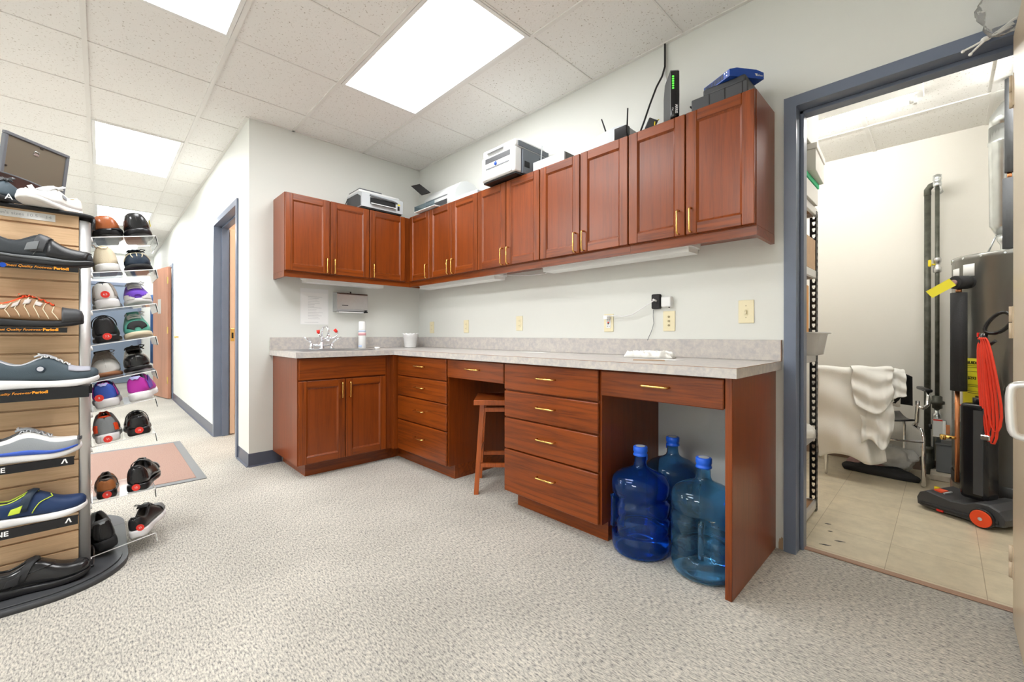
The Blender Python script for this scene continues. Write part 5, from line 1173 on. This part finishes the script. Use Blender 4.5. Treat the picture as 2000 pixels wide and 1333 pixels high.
# stack chair seen from behind
t = thing('chair', 'black chrome-framed armchair draped with white sheets, by the pipes', 'chair', (3.44, 1.62, 0), rad(14))
hw = .235
g = G().grid(lambda u, v: ((u-.5)*2*hw*(1-.06*v), .03+.05*(2*(u-.5))**2-.06*v, .56+.225*v-.035*(2*(u-.5))**4*v-.02*(2*(u-.5))**2*(1-v)), 14, 8); finish('backrest', g, 'black', t, local=True, solid=.008)
g = G().grid(lambda u, v: ((u-.5)*2*hw, .03+.40*v, .425+.02*(2*(u-.5))**2-.02*sin(pi*v)), 12, 10); finish('seat', g, 'black', t, local=True, solid=.012)
for s_ in (-1, 1):
    x = s_*(hw+.012)
    g = G().tube([(x, .005, .585), (x, .01, .55), (x, .03, .44), (x, .05, .415), (x, .10, .40)], .012, 10); finish('back_post', g, 'chrome', t, local=True)
    g = G().tube([(x-.01*s_, .03, .405), (x+.012*s_, -.02, .39), (x+.02*s_, -.035, .34), (x+.02*s_, -.045, .02), (x+.02*s_, -.03, .012)], .0115, 10); finish('leg', g, 'chrome', t, local=True)
    g = G().tube([(x, .40, .405), (x+.012*s_, .44, .38), (x+.02*s_, .45, .34), (x+.02*s_, .46, .02), (x+.02*s_, .45, .012)], .0115, 10); finish('leg', g, 'chrome', t, local=True)
    g = G().tube([(x, .005, .545), (x+.03*s_, .01, .535), (x+.055*s_, .03, .555), (x+.066*s_, .06, .61), (x+.068*s_, .075, .64)], .011, 10); a_ = finish('armrest', g, 'chrome', t, local=True)
    finish('arm_pad', G().box((x+.05*s_, .05, .641), (x+.088*s_, .28, .664), .008, 2), 'black', a_, local=True)
finish('crossbar', G().tube([(-hw-.03, -.04, .31), (0, -.04, .305), (hw+.03, -.04, .31)], .008, 8), 'chrome', t, local=True)
Mc = MW[t.name]
# draped sheets
def drape(name, label, x0, x1, zb_fn, yoff, seed, zt_=.795, mat='cloth', fa=1.0):
    rnd = random.Random(seed); ph = [rnd.uniform(0, 6) for _ in range(6)]
    def f(u, v):
        x = x0+(x1-x0)*u; L1 = .26                       # v: 0 = bottom at our side, 1 = seat side
        zb_ = zb_fn(u); fold = (.016*sin(6*u+ph[0])+.006*sin(15*u+ph[1]+3*v)+.002*sin(31*u+ph[2]))*fa
        if v < .72:
            k = v/.72; z = zb_+(zt_-zb_)*k; y = -.085-yoff-.055*(1-k)+fold*(1-k)**.6*1.5+.01*sin(14*k+ph[3]+4*u)
            x += (.03*(1-k)*sin(3*u+ph[4])+.010*sin(6*k+ph[5]))*fa
        elif v < .80:
            k = (v-.72)/.08; z = zt_+.014*sin(pi*k); y = -.085-yoff+.10*k
        else:
            k = (v-.80)/.20; z = zt_-.26*k; y = .018+.03*k+fold*.4*k
        return (x, y, z+.004*sin(9*u+ph[1]))
    g = G().grid(f, 40, 44); g.xf(Mc); o = finish(name, g, mat, solid=.004); return tag(rebase(o, (Mc @ Vector(((x0+x1)/2, -.1, .2)))[:]), label, 'sheet', 'white sheets on the chair')
drape('draped_sheet', 'large white sheet hanging from the chair back almost to the floor', -.33, .06, lambda u: .14+.05*sin(5*u)+.10*max(0, u-.6)*2, .014, 4)
drape('draped_sheet', 'second white sheet lying over the middle of the chair back', -.13, .095, lambda u: .50-.0*u+.12*(u-.4)**2*3, .040, 8, .805, fa=.6)
drape('draped_sheet', 'short cream towel over the right end of the chair back', .08, .165, lambda u: .60+.03*u, .002, 11, .790, fa=.2)
drape('draped_sheet', 'gathered white sheet bunched below the chair back', -.10, .10, lambda u: .29+.03*sin(7*u), .055, 21, .58, fa=.9)
tag(lump('plastic_bag', (3.53, 1.97, .105), (.145, .10, .104), 17, 'bag'), 'crumpled white plastic bag on the floor under the chair', 'bag')
tag(clothpile('cloth', 3.40, 1.93, .12, .06, .09, .001, .2, 23, 'cloth_pink', amp=.5), 'dusty pink cloth on the floor beside the plastic bag', 'cloth')
tag(clothpile('clothing_heap', 3.47, 1.80, .20, .07, .06, .001, -.06, 27, 'black_matte', amp=.5), 'heap of black clothing on the floor under the chair', 'clothes')
tag(lump('ball_of_cloth', (3.50, 1.78, .485), (.045, .045, .042), 31, 'black_matte'), 'small black bundle on the chair seat', 'clothes')
# pipes on the back wall
t = thing('drain_pipe', 'thick dark vertical pipe on the back wall of the storage room', 'pipe', (3.718, 2.085, 0))
finish('pipe', G().cyl((3.718, 2.085, .0), (3.718, 2.085, 2.10), .019, seg=20), 'pipe', t)
finish('foot_coupling', G().lathe([(.032, .001), (.032, .05), (.038, .055), (.038, .12), (.032, .125), (.032, .18), (.036, .185), (.036, .20), (.026, .205)], (3.718, 2.085, 0), 20), 'pipe', t)
finish('elbow', G().tube([(3.718, 2.085, 2.09), (3.718, 2.083, 2.13), (3.735, 2.075, 2.155), (3.762, 2.06, 2.16)], .021, 14), 'pipe', t)
t = thing('gas_pipe', 'thin dark gas pipe with yellow valve on the back wall', 'pipe', (3.770, 2.03, .44))
finish('pipe', G().cyl((3.770, 2.03, .50), (3.770, 2.03, 2.16), .0125, seg=16), 'pipe', t)
g = G().lathe([(.020, 2.13), (.024, 2.14), (.024, 2.165), (.018, 2.17), (.025, 2.18), (.023, 2.215), (.001, 2.225)], (3.770, 2.03, 0), 18).cyl((3.77, 2.03, 2.14), (3.782, 2.09, 2.10), .020, seg=14); finish('top_fitting', g, 'galv', t)
finish('coupling', G().lathe([(.018, 1.50), (.022, 1.505), (.022, 1.54), (.017, 1.545), (.017, 1.57), (.022, 1.575), (.022, 1.60), (.018, 1.61)], (3.77, 2.03, 0), 8), 'steel', t)
finish('valve_handle', G().box((3.722, 2.000, 1.545), (3.740, 2.025, 1.595), .006, 2).cyl((3.742, 2.02, 1.56), (3.76, 2.02, 1.56), .006, seg=10), 'yellow', t)
g = G().lathe([(.02, .50), (.028, .505), (.028, .53), (.040, .535), (.040, .555), (.028, .56), (.028, .59), (.02, .595)], (3.77, 2.03, 0), 8); finish('union', g, 'pipe', t)
g = G().lathe([(.02, .12), (.02, .42), (.026, .425), (.026, .46), (.016, .47), (.016, .50)], (3.77, 2.03, 0), 12); finish('drip_leg', g, 'galv', t)
t = thing('gas_valve', 'small silver gas control with white warning tag on the pipe', 'valve', (3.772, 1.985, .30))
finish('body', G().box((3.745, 1.965, .30), (3.82, 2.005, .43), .006, 2), 'galv', t); finish('knob', G().cyl((3.725, 1.985, .37), (3.744, 1.985, .37), .018, seg=14), 'black', t); finish('warning_tag', G().box((3.750, 1.961, .31), (3.798, 1.9645, .435)), 'paper', t); finish('red_band', G().box((3.750, 1.9600, .421), (3.798, 1.9608, .431)), 'red', t); finish('brown_tab', G().box((3.815, 1.955, .33), (3.835, 1.96, .40)).xf(Matrix.Identity(4)), 'copper', t)
t = thing('metal_box', 'grey painted metal box low on the back wall beside the heater', 'box', (3.82, 2.06, .045))
finish('body', G().box((3.765, 1.985, .048), (3.90, 2.14, .245), .003), 'mid_grey', t); finish('lid', G().box((3.760, 1.98, .2455), (3.905, 2.145, .256), .002), 'mid_grey', t)
# concrete curb
struct('trim_concrete_curb', G().box((3.735, 1.90, 0), (4.74, 2.151, .045), .006), ['curb'])
# water heater
hx, hy, hr = 4.125, 1.62, .285
t = thing('water_heater', 'tall grey water heater with labels and insulated pipe', 'water heater', (hx, hy, .05))
finish('stand', G().box((hx-.29, hy-.32, .0), (hx+.30, hy+.27, .05), .004), 'strip_brown', t)
finish('tank', G().lathe([(.001, .0505), (hr-.012, .0505), (hr-.004, .06), (hr-.004, .19), (hr, .195), (hr, 1.50), (hr+.004, 1.503), (hr+.004, 1.525), (hr-.003, 1.532), (.001, 1.545)], (hx, hy, 0), 64), 'heater', t)
finish('bottom_band', G().lathe([(hr+.0005, .10), (hr+.003, .105), (hr+.003, .165), (hr+.0005, .17)], (hx, hy, 0), 64, cap=False), 'heater_dark', t)
def hpatch(name, a0, a1, z0, z1, mat, off=.0012, label=None, p=t):
    g = G().grid(lambda u, v: (hx+(hr+off)*cos(rad(a0+(a1-a0)*u)), hy+(hr+off)*sin(rad(a0+(a1-a0)*u)), z0+(z1-z0)*v), 8, 2); return finish(name, g, mat, p, solid=.0006, label=label)
hpatch('tank_label', 193, 208, 1.40, 1.46, 'paper', label='small white label'); hpatch('tank_label', 214, 228, 1.40, 1.475, 'paper', label='small white label'); hpatch('warning_label', 196, 214, .50, .92, 'paper', label='long white warning label with red bars')
for z in (.60, .78, .875): hpatch('red_bar', 198, 212, z, z+.008, 'red', .002)
gl = hpatch('energy_guide', 213, 240, .57, .90, 'label_yellow', label='yellow energy guide label')
a = rad(237); P0 = Vector((hx+(hr+.0022)*cos(a), hy+(hr+.0022)*sin(a), 0))
def onheat(z, ang): a = rad(ang); return frame_m((hx+(hr+.0022)*cos(a), hy+(hr+.0022)*sin(a), z), (-sin(a), cos(a), 0), (0, 0, 1))
text('lettering', 'GUIDE', .024, onheat(.873, 225.5), 'black', gl, bold=.001); text('lettering', '$293', .024, onheat(.780, 225.5), 'black', gl, bold=.0005)
for z in (.855, .845, .82, .74, .73, .70, .69, .62, .60): finish('print_line', G().box((-.04, z-.0012-.72, 0), (.03, z+.0012-.72, .0004)).xf(onheat(.72, 229)), 'black', gl)
finish('print_bar', G().box((.0, -.06, 0), (.03, -.045, .0005)).xf(onheat(.72, 229)), 'black', gl)
finish('vent_mesh_panel', G().grid(lambda u, v: (hx+(hr+.002)*cos(rad(262+16*u)), hy+(hr+.002)*sin(rad(262+16*u)), .22+.17*v), 8, 2), 'vent_mesh', t, solid=.001)
g = G()
for k in range(6): a = rad(195+20*k); g.cyl((hx+(hr+.002)*cos(a), hy+(hr+.002)*sin(a), 1.514), (hx+(hr+.008)*cos(a), hy+(hr+.008)*sin(a), 1.514), .006, seg=8)
finish('screws', g, 'galv', t)
finish('pipe_stub', G().cyl((3.975, 1.49, 1.362), (3.905, 1.415, 1.362), .036, seg=20), 'foam', t)
t2 = thing('insulated_pipe', 'black foam-wrapped relief pipe in front of the water heater', 'pipe', (3.868, 1.40, .15))
finish('foam_sleeve', G().cyl((3.868, 1.395, .70), (3.868, 1.395, 1.30), .037, seg=22), 'foam', t2)
finish('elbow', G().cyl((3.868, 1.395, 1.301), (3.868, 1.395, 1.322), .014, seg=14), 'copper', t2)
finish('foam_elbow', G().cyl((3.850, 1.362, 1.362), (3.903, 1.413, 1.362), .040, seg=22), 'foam', t2)
finish('valve_end', G().cyl((3.842, 1.354, 1.36), (3.8495, 1.3615, 1.36), .018, seg=14), 'cloth_pink', t2)
finish('copper_pipe', G().cyl((3.862, 1.395, .14), (3.862, 1.395, .70), .011, seg=14), 'copper', t2, label='bare copper pipe below the foam')
g = G().box((-.026, -.0006, -.125), (.026, .0006, 0)).xf(Matrix.Translation((3.842, 1.345, 1.365)) @ Matrix.Rotation(rad(55), 4, 'Y')); o = finish('hanging_tag', g, 'label_yellow', t2, label='yellow tag hanging from the pipe')
finish('drain_valve', G().cyl((3.80, 1.38, .41), (3.862, 1.395, .41), .010, seg=10).cyl((3.80, 1.37, .395), (3.80, 1.37, .425), .014, seg=10), 'brass', t2)
# vent duct and lagged pipe going up
t = thing('vent_duct', 'shiny galvanized vent duct rising from the water heater', 'duct', (4.09, 1.62, 1.55))
finish('duct', G().lathe([(.050, 1.66), (.070, 1.71), (.076, 1.72), (.080, 2.22), (.084, 2.225), (.084, 2.24), (.080, 2.245), (.080, 2.33)], (4.078, 1.62, 0), 32), 'galv', t)
finish('duct_elbow', G().tube([(4.078, 1.62, 2.33), (4.0785, 1.62, 2.38), (4.108, 1.62, 2.43), (4.148, 1.62, 2.47), (4.168, 1.62, 2.539)], [.080, .078, .074, .070, .068], 24), 'galv', t)
finish('draft_hood', G().lathe([(.045, 1.552), (.030, 1.57), (.032, 1.60), (.042, 1.62), (.050, 1.655)], (4.078, 1.62, 0), 24), 'galv', t)
g = G()
for k in range(3): a = 2*pi*k/3+.5; g.cyl((4.078+.10*cos(a), 1.62+.10*sin(a), 1.5455), (4.078+.05*cos(a), 1.62+.05*sin(a), 1.67), .005, seg=8)
finish('hood_legs', g, 'galv', t)
t = thing('lagged_pipe', 'grey foam-lagged pipe climbing beside the vent duct', 'pipe', (4.06, 1.40, 1.54))
finish('sleeve', G().cyl((4.069, 1.42, 1.546), (4.069, 1.42, 1.955), .026, seg=18), 'foam_grey', t); finish('sleeve', G().cyl((4.073, 1.42, 1.99), (4.073, 1.42, 2.535), .022, seg=18), 'foam_grey', t); finish('bare_pipe', G().cyl((4.071, 1.42, 1.955), (4.071, 1.42, 1.99), .010, seg=12), 'copper', t)
# vacuum cleaner
fr = Vector((3.955, 1.045, 0)); ax = Vector((-.885, .466, 0)).normalized(); sd = Vector((.466, .885, 0)).normalized()
Mv = Matrix(((ax.x, sd.x, 0, fr.x), (ax.y, sd.y, 0, fr.y), (0, 0, 1, 0), (0, 0, 0, 1)))
t = thing('vacuum_cleaner', 'black upright vacuum cleaner with orange wheel and red cord', 'vacuum cleaner', M=Mv)
prof = [(-.075, .03), (-.085, .07), (-.06, .11), (-.02, .130), (.03, .125), (.08, .098), (.14, .090), (.20, .102), (.255, .112), (.285, .095), (.298, .06), (.295, .018), (.27, .012), (.0, .012)]
wv = .26
g = G(); rings = []
for v_, sc in ((.0, .90), (.012, 1.0), (wv-.012, 1.0), (wv, .90)):
    rings.append([(.1+(x-.1)*(.96+.04*sc), v_, .07+(z-.07)*sc) for x, z in prof])
g.ring_loft(rings, smooth=False); finish('nozzle_head', g, 'dark_grey', t, local=True)
finish('bumper', G().tube([(-.06, .0, .05), (.05, -.004, .04), (.16, -.004, .036), (.27, -.002, .036), (.29, .01, .036), (.292, .13, .036), (.29, .25, .036)], .010, 8), 'black_matte', t, local=True)
g = G().cyl((0, -.022, .052), (0, .012, .052), .050, seg=32); wh = finish('wheel', g, 'black', t, local=True); finish('wheel_disc', G().cyl((0, -.030, .052), (0, -.0225, .052), .043, .045, 32), 'orange', wh, local=True); finish('hub_cap', G().cyl((0, -.033, .052), (0, -.0305, .052), .009, seg=16), 'light_grey', wh, local=True)
finish('foot_pedal', G().box((.17, -.008, .014), (.20, .0, .026)), 'red', t, local=True); finish('foot_pedal', G().box((-.075, .17, .15), (-.04, .20, .165), .004), 'orange', t, local=True)
finish('logo_patch', G().box((.21, .06, .106), (.25, .12, .1135)), 'orange', t, local=True, label='orange maker patch'); finish('logo_bar', G().box((.196, .06, .1035), (.205, .13, .1105)), 'light_grey', t, local=True)
g = G().box((.020, .07, .115), (.140, .19, .655), .022, 4); finish('motor_housing', g, 'black_gloss', t, local=True)
finish('housing_panel', G().box((.035, .066, .15), (.075, .0698, .62)), 'dark_grey', t, local=True)
SH = Matrix.Translation((.046, 0, 0))
def shifted(nm, g, m_, sub=0, label=None): return finish(nm, g.xf(SH), m_, t, local=True, sub=sub, label=label)
shifted('collar', G().cyl((.03, .13, .655), (.03, .13, .685), .030, seg=18), 'black')
shifted('wand', G().cyl((.018, .13, .68), (.018, .13, .965), .017, seg=18), 'alu', label='silver tube')
shifted('hose', G().tube([(-.01, .125, .66), (-.02, .12, .72), (-.005, .118, .78), (.008, .118, .80)], .024, 14), 'dark_grey')
shifted('grip_post', G().cyl((.018, .13, .965), (.016, .13, 1.05), .020, .017, 16), 'black_gloss')
loopP = [(.014, .13, 1.06), (.010, .13, 1.09), (-.012, .13, 1.13), (-.045, .13, 1.165), (-.075, .13, 1.168), (-.098, .13, 1.145), (-.098, .13, 1.115), (-.078, .13, 1.08), (-.045, .13, 1.052), (-.008, .13, 1.048)]
shifted('handle_loop', G().tube(loopP, .0105, 12, loop=True), 'black_gloss', sub=1)
shifted('trigger', G().box((.034, .122, 1.03), (.042, .138, 1.055), .002), 'red'); shifted('cord_hook', G().tube([(.0, .11, 1.0), (-.03, .09, .99), (-.055, .08, 1.01)], .008, 8), 'black')
gc = G()
rnd = random.Random(2)
for k in range(4):
    w1 = .003+.010*k; x0 = -.014-.010*k; zl = .50-.035*(k % 3)-.03*rnd.random()
    y = .082-.004*k; pts = [(x0, y, 1.015), (x0-.006, y-.004, 1.028), (x0-.016, y-.006, 1.02), (x0-.03-w1*.3, y-.008, .90), (x0-.045-w1*.6, y-.008, .72), (x0-.05-w1*.8, y-.006, zl+.10), (x0-.04-w1*.5, y-.004, zl), (x0-.02-w1*.2, y-.002, zl+.03), (x0-.006, y, .72), (x0+.002, y, .90), (x0, y, 1.01)]
    gc.tube([(p[0]+.075, p[1], p[2]) for p in pts], .0068, 8)
cd = finish('cord', gc, 'red_cord', t, local=True, sub=1, label='red looped power cord')
finish('cord_tie', G().box((.005, .06, .462), (.045, .09, .49), .004), 'galv', cd, local=True)
# bits on the floor in front of the heater
t = thing('small_bottle', 'small clear bottle with yellow cap on the floor by the heater', 'bottle', (3.77, 1.50, 0)); finish('body', G().lathe([(.001, .001), (.02, .001), (.022, .006), (.022, .03), (.012, .04), (.012, .045)], (3.775, 1.50, 0), 16), 'tub_plastic', t); finish('cap', G().lathe([(.014, .0455), (.014, .06), (.001, .061)], (3.775, 1.50, 0), 16), 'yellow', t)
for k, (x, y, l) in enumerate(((3.385, .40, .022), (3.44, .30, .045), (3.395, .205, .05), (3.36, .50, .03))):
    g = G().prism([(-l/2, 0), (-l*.1, .006), (l/2, .001), (0, -.005)], 0, .0015, 2).xf(Matrix.Translation((x, y, .0002)) @ Matrix.Rotation(.35, 4, 'Z')); tag(rebase(finish('debris_flake', g, 'dark_grey'), (x, y, 0)), 'dark flake of debris on the vinyl floor near the doorway', 'debris', 'dark flakes on the vinyl floor')
# plastic bag and string tied at the top of the beige door
t = thing('plastic_bag', 'clear plastic bag tied with white string at the top of the beige door', 'bag', (3.95, -.05, 2.12))
g = G(); rnd = random.Random(5); rings = []
for j in range(10):
    v = j/9; r0 = .055*(sin(pi*(.15+.75*v)))+.005; rings.append([(3.955+r0*cos(a)*(1+.25*sin(5*a+j)), -.055+r0*.8*sin(a)*(1+.2*sin(4*a+2*j)), 2.125+.20*v) for a in [2*pi*i/22 for i in range(22)]])
g.ring_loft(rings); finish('bag', g, 'bag_clear' if 'bag_clear' in MATS else 'tub_plastic', t)
g = G().tube([(3.975, -.04, 2.155), (3.945, -.035, 2.145), (3.915, -.03, 2.135), (3.885, -.028, 2.125), (3.855, -.026, 2.118)], .0038, 8).tube([(3.99, -.04, 2.175), (3.95, -.035, 2.152), (3.915, -.03, 2.133), (3.893, -.03, 2.115), (3.875, -.028, 2.098)], .0038, 8).ball((3.913, -.032, 2.134), .011, 12, (1.3, .8, .8)).ball((3.855, -.026, 2.117), .006).ball((3.874, -.028, 2.096), .006)
finish('string', g, 'cloth', t)
